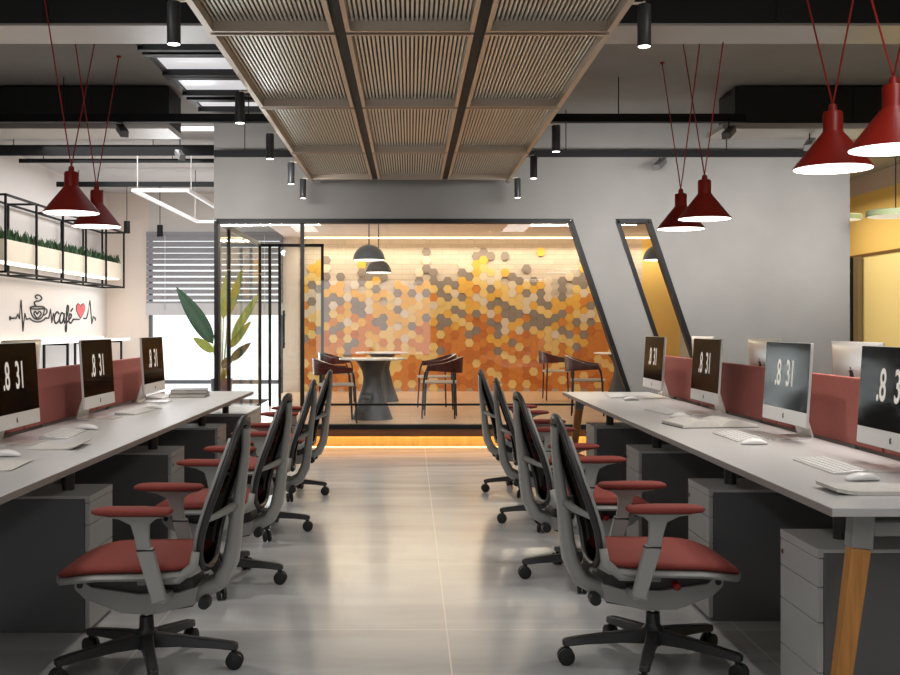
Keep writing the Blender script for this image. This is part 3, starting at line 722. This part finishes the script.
# ---------------------------------------------------------------- computers
def text_mesh(txt, size, sxx):
    c = bpy.data.curves.new('digits', 'FONT'); c.body = txt; c.size = size; c.align_x = 'CENTER'; c.align_y = 'CENTER'; c.extrude = 0.0004; c.offset = size * 0.012
    o = bpy.data.objects.new('digits', c); COL.objects.link(o); bpy.context.view_layer.update()
    me = bpy.data.meshes.new_from_object(o.evaluated_get(bpy.context.evaluated_depsgraph_get()))
    bpy.data.objects.remove(o); bpy.data.curves.remove(c)
    me.transform(Matrix.Diagonal((sxx, 1, 1, 1)))
    me.materials.clear(); me.materials.append(digit_m)
    return me
def logo_poly(s):         # bitten fruit silhouette with a leaf
    body = [(0, .62), (.18, .70), (.40, .66), (.54, .52), (.38, .36), (.34, .16), (.42, -.04), (.60, -.16), (.48, -.46), (.28, -.70), (.12, -.72), (0, -.66), (-.12, -.72), (-.30, -.70), (-.52, -.40), (-.60, -.04), (-.56, .36), (-.38, .62), (-.18, .70)]
    leaf = [(.02, .74), (.16, .80), (.24, .94), (.24, 1.06), (.10, 1.0), (.02, .88)]
    return [[(x * s, y * s) for x, y in p] for p in (body, leaf)]
W2, ZB, ZU = 0.29, 0.070, 0.445
def monitor(label, loc, rz, grp):                    # local +x is the way the screen faces
    t = thing('desktop_computer', label, 'computer', loc, rz, grp)
    TM = Matrix.Translation((0, 0, ZB)) @ Matrix.Rotation(R(-3.5), 4, 'Y')
    hgt = ZU - ZB
    m = MB()
    def rr(x, k, z0, z1): return [(x, -W2 * k, z0), (x, W2 * k, z0), (x, W2 * k, z1), (x, -W2 * k, z1)]
    m.loft([rr(0.0, 1, 0, hgt), rr(-0.012, 1, 0, hgt), rr(-0.030, 0.80, hgt * 0.10, hgt * 0.92), rr(-0.040, 0.45, hgt * 0.2, hgt * 0.8)], M=TM)
    body = m.build('casing', alu, t, smooth=20, bevel=0.002)
    MB().box(0.0002, 0.0015, -W2 + 0.002, W2 - 0.002, 0.066, hgt - 0.002, M=TM).build('screen', screen_blk, t)
    MB().box(0.0002, 0.0012, -W2 + 0.002, W2 - 0.002, 0.002, 0.065, M=TM).build('chin', white_pl, t)
    d = bpy.data.objects.new('digits', DIG); COL.objects.link(d); d.parent = t
    d.matrix_local = TM @ Matrix.Translation((0.0022, -0.01, 0.225)) @ Matrix(((0, 0, 1, 0), (1, 0, 0, 0), (0, 1, 0, 0), (0, 0, 0, 1)))
    m = MB()
    for p in logo_poly(0.016): m.prism(p, 0.0013, 0.0018, axis='x', M=TM @ Matrix.Translation((0, 0, 0.032)))
    m.build('logo_mark', logo_m, t); m = MB()
    for p in logo_poly(0.046): m.prism(p, -0.0415, -0.0395, axis='x', M=TM @ Matrix.Translation((0, 0, hgt * 0.56)))
    m.build('logo_mark', logo_m, t)
    # bent sheet stand: slanting neck and flat foot
    th = 0.006
    pth = [(-0.028, 0.26), (-0.060, 0.16), (-0.098, 0.035), (-0.104, 0.012), (-0.096, 0.003), (-0.06, 0.003), (0.095, 0.003)]
    rings = []
    for i, (x, z) in enumerate(pth):
        a_ = pth[max(0, i - 1)]; b_ = pth[min(len(pth) - 1, i + 1)]
        tv = Vector((b_[0] - a_[0], 0, b_[1] - a_[1])).normalized(); nv = Vector((tv.z, 0, -tv.x)); p = Vector((x, 0, z))
        hw = 0.095 if z < 0.2 else 0.08
        rings.append([tuple(p + nv * (th / 2 * q) + Vector((0, hw * w_, 0))) for q, w_ in ((-1, -1), (-1, 1), (1, 1), (1, -1))])
    MB().loft(rings).build('stand', alu, t, smooth=35)
    return t
DIG = text_mesh('.8  31', 0.172, 0.66)
G = 'desktop computers on the desks'
XM = 1.74
mon = monitor('all-in-one computer on the right desk, cut off by the right picture edge', (XM, 3.86, ZD), PI, G)
for y, q in ((4.97, 'second from the viewer'), (6.32, 'third from the viewer'), (7.67, 'farthest, near the glass slit')):
    dup(mon, (XM, y, ZD), PI, 'computer with clock screen on the right desk, ' + q)
for y, q in ((4.72, 'cut off by the left picture edge'), (5.99, 'second from the far end'), (7.28, 'farthest, in front of the bright window')):
    dup(mon, (-XM, y, ZD), 0, 'computer with clock screen on the left desk, ' + q)
for y, q in ((7.80, 'farthest, peeping over a clock screen'), (6.46, 'in the middle, logo half above the red screen'), (5.12, 'nearest of those turned away')):
    dup(mon, (2.175, y, ZD), 0, 'computer turned away on the right desk, ' + q)
for y, q in ((5.90, 'its corner showing behind the nearest clock screen'),):
    dup(mon, (-2.175, y, ZD), PI, 'computer turned away on the left desk, ' + q)

# keyboards, mice, papers on the desks
def keyboard(label, p, rz, proto=[None]):
    if proto[0] is None:
        t = thing('keyboard', label, 'keyboard', p, rz, 'keyboards on the desks')
        MB().prism([(-0.065, 0), (0.06, 0), (0.06, 0.005), (-0.058, 0.016), (-0.065, 0.012)], -0.195, 0.195).build('base', alu, t, bevel=0.001)
        m = MB(); sl = (0.005 - 0.016) / 0.118
        for i in range(5):
            for j in range(18):
                x = -0.046 + i * 0.0215; y = -0.186 + j * 0.0207
                if i == 4 and 4 <= j <= 8:
                    if j == 4: 
                        z = 0.0165 + (x + 0.058) * sl; m.box(x - 0.009, x + 0.009, y, y + 0.098, z - 0.003, z + 0.0015)
                    continue
                z = 0.0165 + (x + 0.058) * sl
                m.box(x - 0.009, x + 0.009, y, y + 0.0175, z - 0.003, z + 0.0015)
        m.build('keys', key_m, t); proto[0] = t; return t
    return dup(proto[0], p, rz, label)
def mouse(label, p, rz, proto=[None]):
    if proto[0] is None:
        t = tag(MB().loft([sup(hw, 0, z1, x, 16, 2.6) for x, hw, z1 in ((-0.056, 0.012, 0.008), (-0.052, 0.022, 0.012), (-0.03, 0.029, 0.024), (0.0, 0.030, 0.028), (0.03, 0.028, 0.022), (0.05, 0.02, 0.012), (0.056, 0.010, 0.007))]).build('computer_mouse', white_pl, smooth=60), label, 'mouse', 'mice on the desks')
        t.location = p; t.rotation_euler = (0, 0, rz); proto[0] = t; return t
    return dup(proto[0], p, rz, label)
def on_desk(px, py): return px_on(px, py, ZD)
def P(px, py, dz=0.0005): v = on_desk(px, py); v.z += dz; return v
keyboard('white keyboard on the right desk, nearest the viewer', P(828, 467), PI)
keyboard('white keyboard on the right desk beside the open book', P(737, 437.5), PI)
keyboard('white keyboard on the right desk, third from the viewer', P(664, 412), PI + R(6))
keyboard('white keyboard on the right desk, at the far end', P(616, 396.6), PI + R(-5))
keyboard('white keyboard on the left desk before the nearest screen', P(64, 435), R(4))
keyboard('white keyboard on the left desk, second from the far end', P(136, 412.5), R(-4))
keyboard('white keyboard on the left desk, at the far end', P(161, 397.5), R(0))
mouse('white mouse on the right desk beside the nearest keyboard', P(862, 480.5), PI + 0.1)
mouse('white mouse on the right desk next to the keyboard by the book', P(754, 444.6), PI)
mouse('white mouse on the right desk, third from the viewer', P(680, 417.5), PI)
mouse('white mouse on the right desk, at the far end', P(631, 400.2), PI)
mouse('white mouse on the left desk behind the nearest whole keyboard', P(87, 429.5), 0)
mouse('white mouse on the left desk, at the left picture edge', P(6, 456.5), 0)
mouse('white mouse on the left desk, second from the far end', P(153, 409), 0)
def leaf_stack(name, label, cat, p, rz, w_, l_, h_, curl, cover):
    t = thing(name, label, cat, p, rz)
    def sheet(z0, z1, k, x0, x1):
        m = MB(); ring = []
        for i in range(9):
            u = i / 8; x = x0 + (x1 - x0) * u
            up = curl * max(0, (u - 0.75) / 0.25) ** 2 * k
            ring.append([(x, -l_ / 2, z0 + up), (x, l_ / 2, z0 + up), (x, l_ / 2, z1 + up), (x, -l_ / 2, z1 + up)])
        return m.loft(ring)
    sheet(0, h_ * 0.75, 1, -w_ / 2, w_ / 2 - 0.004).build('pages', paper, t, smooth=30)
    sheet(h_ * 0.76, h_, 1, -w_ / 2, w_ / 2).build('cover', cover, t, smooth=30)
    return t
leaf_stack('magazine', 'grey magazine with a lifted corner at the near end of the right desk', 'magazine', P(876, 491.3), R(180), 0.32, 0.17, 0.012, 0.010, paper)
leaf_stack('magazine', 'thin magazine with a lifted dark edge on the left desk', 'magazine', P(60, 447), R(3), 0.21, 0.24, 0.006, 0.014, paper)
leaf_stack('paper_sheet', 'loose white sheet at the left picture edge of the left desk', 'paper', P(-6, 466), R(5), 0.21, 0.30, 0.002, 0.002, paper)
# open book on the right desk
t = thing('open_book', 'open book with arched pages on the right desk', 'book', P(709, 425.5), R(90 + 8))
for q in (-1, 1):
    ring = []
    for i in range(11):
        u = i / 10; y = q * 0.20 * u; z = 0.006 + 0.042 * math.sin(min(1, u * 1.15) * PI * 0.86) ** 0.8 * (1 - 0.45 * u)
        ring.append([(-0.14, y, 0.002), (0.14, y, 0.002), (0.14, y, z), (-0.14, y, z)])
    MB().loft(ring).build('pages', paper, t, smooth=50)
MB().box(-0.145, 0.145, -0.205, 0.205, 0, 0.003).build('cover', cover_dark, t)
for z, a_, w_, q in ((0, 4, 0.30, 'lower'), (0.027, 8, 0.27, 'upper')):
    p = P(190, 396.3); p.z += z
    t = thing('book', '%s of two grey books stacked at the far end of the left desk' % q, 'book', p, R(a_), 'grey books on the left desk')
    MB().box(-0.125, 0.125, -w_ / 2, w_ / 2, 0.003, 0.023).build('pages', paper, t)
    MB().box(-0.13, 0.13, -w_ / 2 - 0.004, w_ / 2 + 0.004, 0, 0.003).box(-0.13, 0.13, -w_ / 2 - 0.004, w_ / 2 + 0.004, 0.023, 0.026).box(-0.13, -0.126, -w_ / 2, w_ / 2, 0.003, 0.023).build('cover', mat('cover_grey', (120, 120, 118), 0.5), t)

# ---------------------------------------------------------------- meeting room furniture
def table(label, x, y, proto=[None]):
    if proto[0] is None:
        t = thing('pedestal_table', label, 'table', (x, y, PZ), 0, 'round meeting room tables')
        MB().lathe([(0.365, 0.672), (0.375, 0.676), (0.375, 0.688), (0.37, 0.692)], 40).build('tabletop', table_white, t, smooth=40)
        MB().lathe([(0.235, 0), (0.23, 0.015), (0.165, 0.2), (0.115, 0.38), (0.10, 0.46), (0.115, 0.54), (0.16, 0.63), (0.20, 0.672)], 32).build('base', table_base, t, smooth=50)
        proto[0] = t; return t
    return dup(proto[0], (x, y, PZ), 0, label)
table('round white table on a dark hourglass base, nearest the glass', -0.43, 12.1)
table('round white table behind the nearer one by the hexagon wall', -0.39, 14.95)
table('round white table half hidden by the slanted glass edge on the right', 2.9, 14.6)
def cafe_chair(label, x, y, rz, proto=[None]):
    if proto[0] is None:
        t = thing('cafe_chair', label, 'chair', (x, y, PZ), rz, 'dark red chairs in the meeting room')
        m = MB(); m.loft([sup(hw, 0.395, 0.425, xx, 16, 3.5) for xx, hw in ((-0.20, 0.17), (-0.17, 0.20), (0.0, 0.215), (0.18, 0.205), (0.205, 0.18))]); m.build('seat', cafe_seat, t, smooth=50)
        ring = []
        for i in range(25):
            an = R(62) + (R(298) - R(62)) * i / 24; c, s_ = math.cos(an), math.sin(an)
            k = 0.5 - 0.5 * math.cos(2 * PI * i / 24)          # 0 at the arms, 1 at the back
            z0 = 0.545 - 0.03 * k; z1 = 0.605 + 0.10 * k; ro, ri = 0.268, 0.236
            sx_, sy_ = 1.0, 1.02
            ring.append([(ro * c * sx_, ro * s_ * sy_, z0), (ro * 1.03 * c * sx_, ro * 1.03 * s_ * sy_, z1), (ri * 1.03 * c * sx_, ri * 1.03 * s_ * sy_, z1), (ri * c * sx_, ri * s_ * sy_, z0)])
        MB().loft(ring).build('backrest', cafe_red, t, smooth=50, bevel=0.004)
        for (xx, yy, top) in ((0.17, 0.19, 0.40), (0.17, -0.19, 0.40), (-0.17, 0.19, 0.57), (-0.17, -0.19, 0.57)):
            MB().tube([(xx * 1.1, yy * 1.1, 0), (xx, yy, top)], [0.009, 0.013], 8).build('leg', cafe_leg, t, smooth=180)
        for q in (-1, 1): MB().tube([(0.17, q * 0.19, 0.39), (0.155, q * 0.215, 0.50), (0.125, q * 0.232, 0.575)], 0.011, 8).build('arm_support', cafe_leg, t, smooth=180)
        proto[0] = t; return t
    return dup(proto[0], (x, y, PZ), rz, label)
cafe_chair('dark red curved chair left of the nearest round table', -0.80, 11.75, R(10))
cafe_chair('dark red curved chair behind the first, at the far table', -0.98, 14.6, R(-5))
cafe_chair('dark red curved chair right of the nearest round table, front one', 0.34, 12.3, R(175))
cafe_chair('dark red curved chair right of the tables, behind the front one', 0.32, 13.6, R(190))
cafe_chair('dark red curved chair at the right end, farther back', 2.12, 15.3, R(0))
cafe_chair('dark red curved chair at the right end, nearer the glass', 2.12, 12.7, R(-10))
def dome(label, x, y, proto=[None]):
    if proto[0] is None:
        t = thing('dome_pendant_lamp', label, 'pendant lamp', (x, y, 1.995), 0, 'grey dome pendants')
        prof = [(0.178, 0), (0.18, 0.004)] + [(0.18 * math.cos(a_), 0.004 + 0.17 * math.sin(a_)) for a_ in [R(k) for k in range(10, 86, 8)]] + [(0.012, 0.176)]
        MB().lathe(prof, 32).build('shade', dome_m, t, smooth=50)
        MB().lathe([(0.172, -0.002), (0.172, 0)], 32).build('diffuser', lamp_in, t)
        MB().tube([(0, 0, 0.174), (0, 0, 2.67 - 1.995)], 0.006, 6).build('cord', black_metal, t)
        proto[0] = t; return t
    return dup(proto[0], (x, y, 1.995), 0, label)
dome('grey dome pendant over the nearest round table', -0.466, 12.1)
dome('grey dome pendant over the farther round table', -0.44, 14.93)
dome('grey dome pendant seen through the slanted glass slit', 2.83, 12.1)

# ---------------------------------------------------------------- left end: blind, plant, planter rack, mural, bar
t = thing('window_blind', 'grey horizontal slat blind half lowered over the bright window', 'blind', (-3.14, YB - 0.06, 0))
m = MB(); z = 2.70
while z > 1.62:
    m.box(-1.10, 1.10, -0.012, 0.0, z - (0.088 if z > 2.32 else 0.074), z, M=Matrix.Rotation(0, 4, 'X')); z -= 0.096
m.build('slats', blind_m, t)
MB().box(-1.10, 1.10, -0.016, 0.004, 1.42, 1.61).build('bottom_panel', mat('blind_bottom', (206, 206, 212), 0.6), t)
MB().box(-1.10, 1.10, -0.03, 0.03, 2.70, 2.76).build('head_rail', blind_m, t)
for xx in (-0.8, 0, 0.8): MB().box(xx - 0.004, xx + 0.004, -0.016, -0.012, 1.5, 2.7).build('cord', white_pl, t)

pp = Vector((-2.85, 16.1, 0))
t = thing('potted_plant', 'tall big-leaved plant in a dark grey pot by the bright window', 'plant', pp)
MB().lathe([(0.135, 0), (0.165, 0.44), (0.17, 0.45), (0.155, 0.45), (0.15, 0.42)], 28).build('pot', pot_m, t, smooth=40)
MB().lathe([(0.15, 0.40), (0.15, 0.415)], 20).build('soil', mat('soil', (50, 40, 32), 0.9), t)
def big_leaf(base, mid, tip, wd, mm, tw):
    base, mid, tip = Vector(base), Vector(mid), Vector(tip)
    st = MB().tube([base, base.lerp(mid, 0.5) + Vector((0, 0, 0.02)), mid], [0.014, 0.010, 0.008], 8)
    so = st.build('stalk', leaf_l, t, smooth=180)
    d_ = (tip - mid); n = 12; rows_ = []
    side = d_.cross(Vector((math.sin(tw), -math.cos(tw), 0))).normalized(); nv = side.cross(d_).normalized()
    vs = []; fs = []
    for i in range(n + 1):
        u = i / n; c = mid + d_ * u + Vector((0, 0, -0.10 * u * u * (1 - 0.3))) ; w_ = wd * (math.sin(PI * min(1, u ** 0.72)) ** 0.8) + 0.004
        for q in (-1, -0.5, 0, 0.5, 1): vs.append(tuple(c + side * w_ * q + nv * (0.25 * w_ * abs(q))))
    for i in range(n):
        for j in range(4): fs.append((i * 5 + j, i * 5 + j + 1, (i + 1) * 5 + j + 1, (i + 1) * 5 + j))
    L_ = MB(); L_.add(vs, fs); lo = L_.build('leaf', mm, so, smooth=180, recalc=False)
    md = lo.modifiers.new('solid', 'SOLIDIFY'); md.thickness = 0.004
B0 = (0, 0, 0.41)
big_leaf((-0.03, 0, 0.41), (-0.12, -0.05, 0.98), (-0.66, -0.10, 1.90), 0.12, leaf_d, 0.2)
big_leaf((0.0, 0.02, 0.41), (0.02, 0.05, 1.35), (0.06, 0.08, 2.12), 0.055, leaf_l, 0.0)
big_leaf((0.02, 0.0, 0.41), (0.10, 0.0, 1.40), (0.32, 0.02, 2.20), 0.06, leaf_l, 0.3)
big_leaf((0.03, 0.0, 0.41), (0.16, -0.05, 1.05), (0.62, -0.12, 1.84), 0.06, leaf_l, -0.2)
big_leaf((0.03, 0.03, 0.41), (0.14, 0.0, 0.92), (0.44, 0.0, 1.38), 0.055, leaf_l, 0.1)
big_leaf((0.04, -0.03, 0.41), (0.16, -0.10, 0.72), (0.46, -0.16, 1.06), 0.06, leaf_d, 0.4)
big_leaf((-0.03, -0.02, 0.41), (-0.10, -0.10, 0.85), (-0.40, -0.14, 1.14), 0.07, leaf_l, -0.3)
big_leaf((0.0, -0.03, 0.41), (0.03, -0.12, 0.62), (0.22, -0.2, 0.86), 0.06, leaf_d, 0.0)

# hanging planter rack in front of the cafe wall
ya, yb = 11.85, 16.75; X0, X1 = -4.86, -4.50; Z0, Z1 = 1.85, 2.71
t = thing('planter_rack', 'black frame rack hanging before the cafe wall with a planter box', 'planter rack', (X1, ya, Z0))
m = MB(); bw = 0.012
def rb(x0, y0_, z0, x1, y1_, z1): m.box(min(x0, x1) - bw - X1, max(x0, x1) + bw - X1, min(y0_, y1_) - bw - ya, max(y0_, y1_) + bw - ya, min(z0, z1) - bw - Z0, max(z0, z1) + bw - Z0)
for x in (X0 + 0.02, X1):
    for z in (Z0, Z1): rb(x, ya, z, x, yb, z)
    for k in range(6): yy = ya + (yb - ya) * k / 5; rb(x, yy, Z0, x, yy, Z1)
for k in range(6):
    yy = ya + (yb - ya) * k / 5
    for z in (Z0, Z1): rb(X0 + 0.02, yy, z, X1, yy, z)
for k in (0, 5): yy = ya + (yb - ya) * k / 5; rb(X0 + 0.02, yy, Z1, X0 + 0.02, yy, CZ - 0.02)
m.build('frame', black_metal, t)
MB().box(-0.28, -0.03, 0.03, yb - ya - 0.03, 0.13, 0.37).build('planter_box', cream, t)
MB().box(-0.26, -0.06, 0.06, yb - ya - 0.06, 0.118, 0.13).build('light_strip', mat('led_rack', (255, 240, 218), 0.5, emit=2.2), t)
random.seed(5); m = MB()
for k in range(900):
    y = random.uniform(0.05, yb - ya - 0.05); x = random.uniform(-0.27, -0.04); h_ = random.uniform(0.06, 0.17)
    dx, dy = random.uniform(-0.05, 0.05), random.uniform(-0.06, 0.06); an = random.uniform(0, PI); w_ = 0.010
    c, s_ = math.cos(an) * w_, math.sin(an) * w_
    m.add([(x - c, y - s_, 0.36), (x + c, y + s_, 0.36), (x + dx * .5 + c * 1.4, y + dy * .5 + s_ * 1.4, 0.36 + h_ * .6), (x + dx * .5 - c * 1.4, y + dy * .5 - s_ * 1.4, 0.36 + h_ * .6), (x + dx, y + dy, 0.36 + h_)], [(0, 1, 2, 3), (3, 2, 4)])
g_ = m.build('foliage', leaf_b, t, recalc=False); g_['kind'] = 'stuff'

# mural drawn on the cafe wall, wall coordinates (distance along the wall, height)
def wl(zx, zy, off=0.004):                 # crop coordinates of the mural to a point of the wall plane
    px, py = zx / 3.553, 160 + zy / 3.553
    d = -XC * F / (VX - px); return Vector((XC + off, d, H + (VY - py) * d / F))
t = thing('wall_mural', 'black cafe lettering with cup, pulse line and pink heart on the white wall', 'mural', (0, 0, 0))
def stroke(name, pl_, wz, par, mm=ink, closed=False):
    for pts, wq in pl_:
        MB().tube([wl(*p) for p in pts], wq, 6, closed=closed).build(name, mm, par, smooth=180)
def smooth_pts(p, n=5):
    out = []
    for i in range(len(p) - 1):
        p0 = p[max(0, i - 1)]; p1 = p[i]; p2 = p[i + 1]; p3 = p[min(len(p) - 1, i + 2)]
        for k in range(n):
            u = k / n
            out.append(tuple(0.5 * ((2 * p1[q]) + (-p0[q] + p2[q]) * u + (2 * p0[q] - 5 * p1[q] + 4 * p2[q] - p3[q]) * u * u + (-p0[q] + 3 * p1[q] - 3 * p2[q] + p3[q]) * u ** 3) for q in (0, 1)))
    return out + [p[-1]]
lw = 0.0105
stroke('pulse_line', [([(34, 562), (56, 562), (62, 548), (68, 565), (73, 498), (80, 608), (87, 545), (92, 566), (104, 563)], lw),
                      ([(160, 562), (172, 562), (178, 530), (183, 578), (188, 545), (193, 562)], lw),
                      ([(296, 563), (306, 563), (311, 545), (318, 500), (325, 582), (330, 556), (338, 565)], lw), ([(258, 566), (282, 566)], lw)], 0, t)
for c in ((35, 562), (338, 565)):
    q = wl(*c); m = MB(); m.lathe([(0.03, 0), (0.03, 0.004)], 12, M=Matrix.Translation(q - Vector((0.003, 0, 0))) @ Matrix.Rotation(PI / 2, 4, 'Y')); m.build('pulse_dot', ink, t)
cup = smooth_pts([(106, 524), (109, 542), (117, 558), (130, 566), (144, 562), (153, 548), (157, 524)])
rim = [(131.5 + 25.5 * math.cos(k * PI / 12), 525 + 5 * math.sin(k * PI / 12)) for k in range(24)]
hand = smooth_pts([(156, 530), (164, 530), (165, 542), (158, 550), (151, 552)])
sauc = smooth_pts([(104, 562), (116, 571), (134, 575), (152, 570), (162, 560)])
heart_s = smooth_pts([(131, 548), (124, 538), (119, 545), (124, 554), (132, 562), (141, 554), (145, 544), (138, 538), (131, 548)], 4)
stroke('cup', [(cup, lw), (rim + [rim[0]], lw), (hand, lw), (sauc, lw), (heart_s, lw)], 0, t)
steam1 = smooth_pts([(126, 518), (120, 508), (128, 502), (140, 500), (147, 492), (141, 482), (130, 480), (124, 487), (131, 492)])
stroke('steam', [(steam1, 0.011)], 0, t)
def lett(L): return [(smooth_pts(q), w_) for q, w_ in L]
stroke('lettering', lett([
    ([(208, 546), (202, 540), (194, 550), (191, 568), (197, 580), (206, 574), (211, 562)], 0.013),
    ([(226, 548), (218, 543), (212, 556), (211, 572), (216, 580), (222, 572), (226, 556), (227, 544), (226, 566), (228, 579), (233, 570)], 0.013),
    ([(232, 566), (239, 548), (242, 522), (238, 518), (235, 540), (235, 580), (234, 608), (231, 606), (232, 588), (240, 572)], 0.012),
    ([(243, 568), (250, 560), (252, 550), (247, 547), (243, 558), (244, 574), (250, 580), (257, 570), (262, 566)], 0.013),
    ([(250, 538), (257, 528)], 0.012)]), 0, t)
hp = [(285, 562), (276, 548), (270, 532), (270, 518), (276, 510), (282, 513), (285, 522), (289, 513), (295, 510), (300, 518), (300, 532), (294, 548)]
m = MB(); A = [wl(*p, 0.002) for p in hp]; B = [wl(*p, 0.006) for p in hp]; n = len(hp)
m.add(A + B, [tuple(range(n)), tuple(range(2 * n - 1, n - 1, -1))] + [(i, (i + 1) % n, n + (i + 1) % n, n + i) for i in range(n)])
m.build('heart', heart_m, t)
stroke('heart_outline', [(hp + [hp[0]], 0.006)], 0, t)

# bar counter along the cafe wall
t = thing('bar_counter', 'white bar counter on black frames along the cafe wall', 'counter', (-4.66, 14.0, 0))
MB().box(-0.22, 0.22, -2.9, 2.9, 1.02, 1.06).build('counter_top', white_pl, t, bevel=0.003)
for k in range(5):
    yy = -2.6 + k * 1.3
    MB().box(-0.17, -0.14, yy, yy + 0.03, 0, 1.02).box(0.14, 0.17, yy, yy + 0.03, 0, 1.02).box(-0.14, 0.14, yy, yy + 0.03, 0.0, 0.03).box(-0.14, 0.14, yy, yy + 0.03, 0.99, 1.02).build('leg_frame', black_metal, t)
MB().box(-0.23, -0.20, -2.9, 2.9, 1.06, 1.075).build('light_strip', mat('led_counter', (255, 232, 200), 0.5, emit=1.5), t)

# ---------------------------------------------------------------- right end: black door frame, round ceiling lights
t = thing('door_frame', 'tall black door frame in the pale yellow wall at the right', 'door frame', (6.44, 15.5, 0))
MB().box(-0.03, 0.03, 0, 0.10, 0, 2.24).build('post', frame_m, t)
MB().box(-0.03, 0.03, -0.26, -0.10, 0, 2.24).build('post', mat('post_brown', (110, 96, 74), 0.5), t)
for x, y, z, r, q in ((4.72, 10.35, 2.31, 0.27, 'whole at the right picture edge'), (5.12, 12.6, 2.50, 0.22, 'smaller, beside the concrete wall edge')):
    t = thing('disc_light', 'flat green-rimmed disc light, ' + q, 'ceiling light', (x, y, z), 0, 'disc lights by the yellow wall')
    MB().lathe([(r, 0), (r, 0.055), (r - 0.01, 0.06)], 32).build('housing', disc_green, t, smooth=40)
    MB().lathe([(r - 0.012, -0.002), (r - 0.012, 0)], 32).build('diffuser', mat('disc_glow', (236, 230, 206), 0.5, emit=0.5), t)
    MB().tube([(0, 0, 0.06), (0, 0, CZ - z)], 0.006, 6).build('stem', black_metal, t)
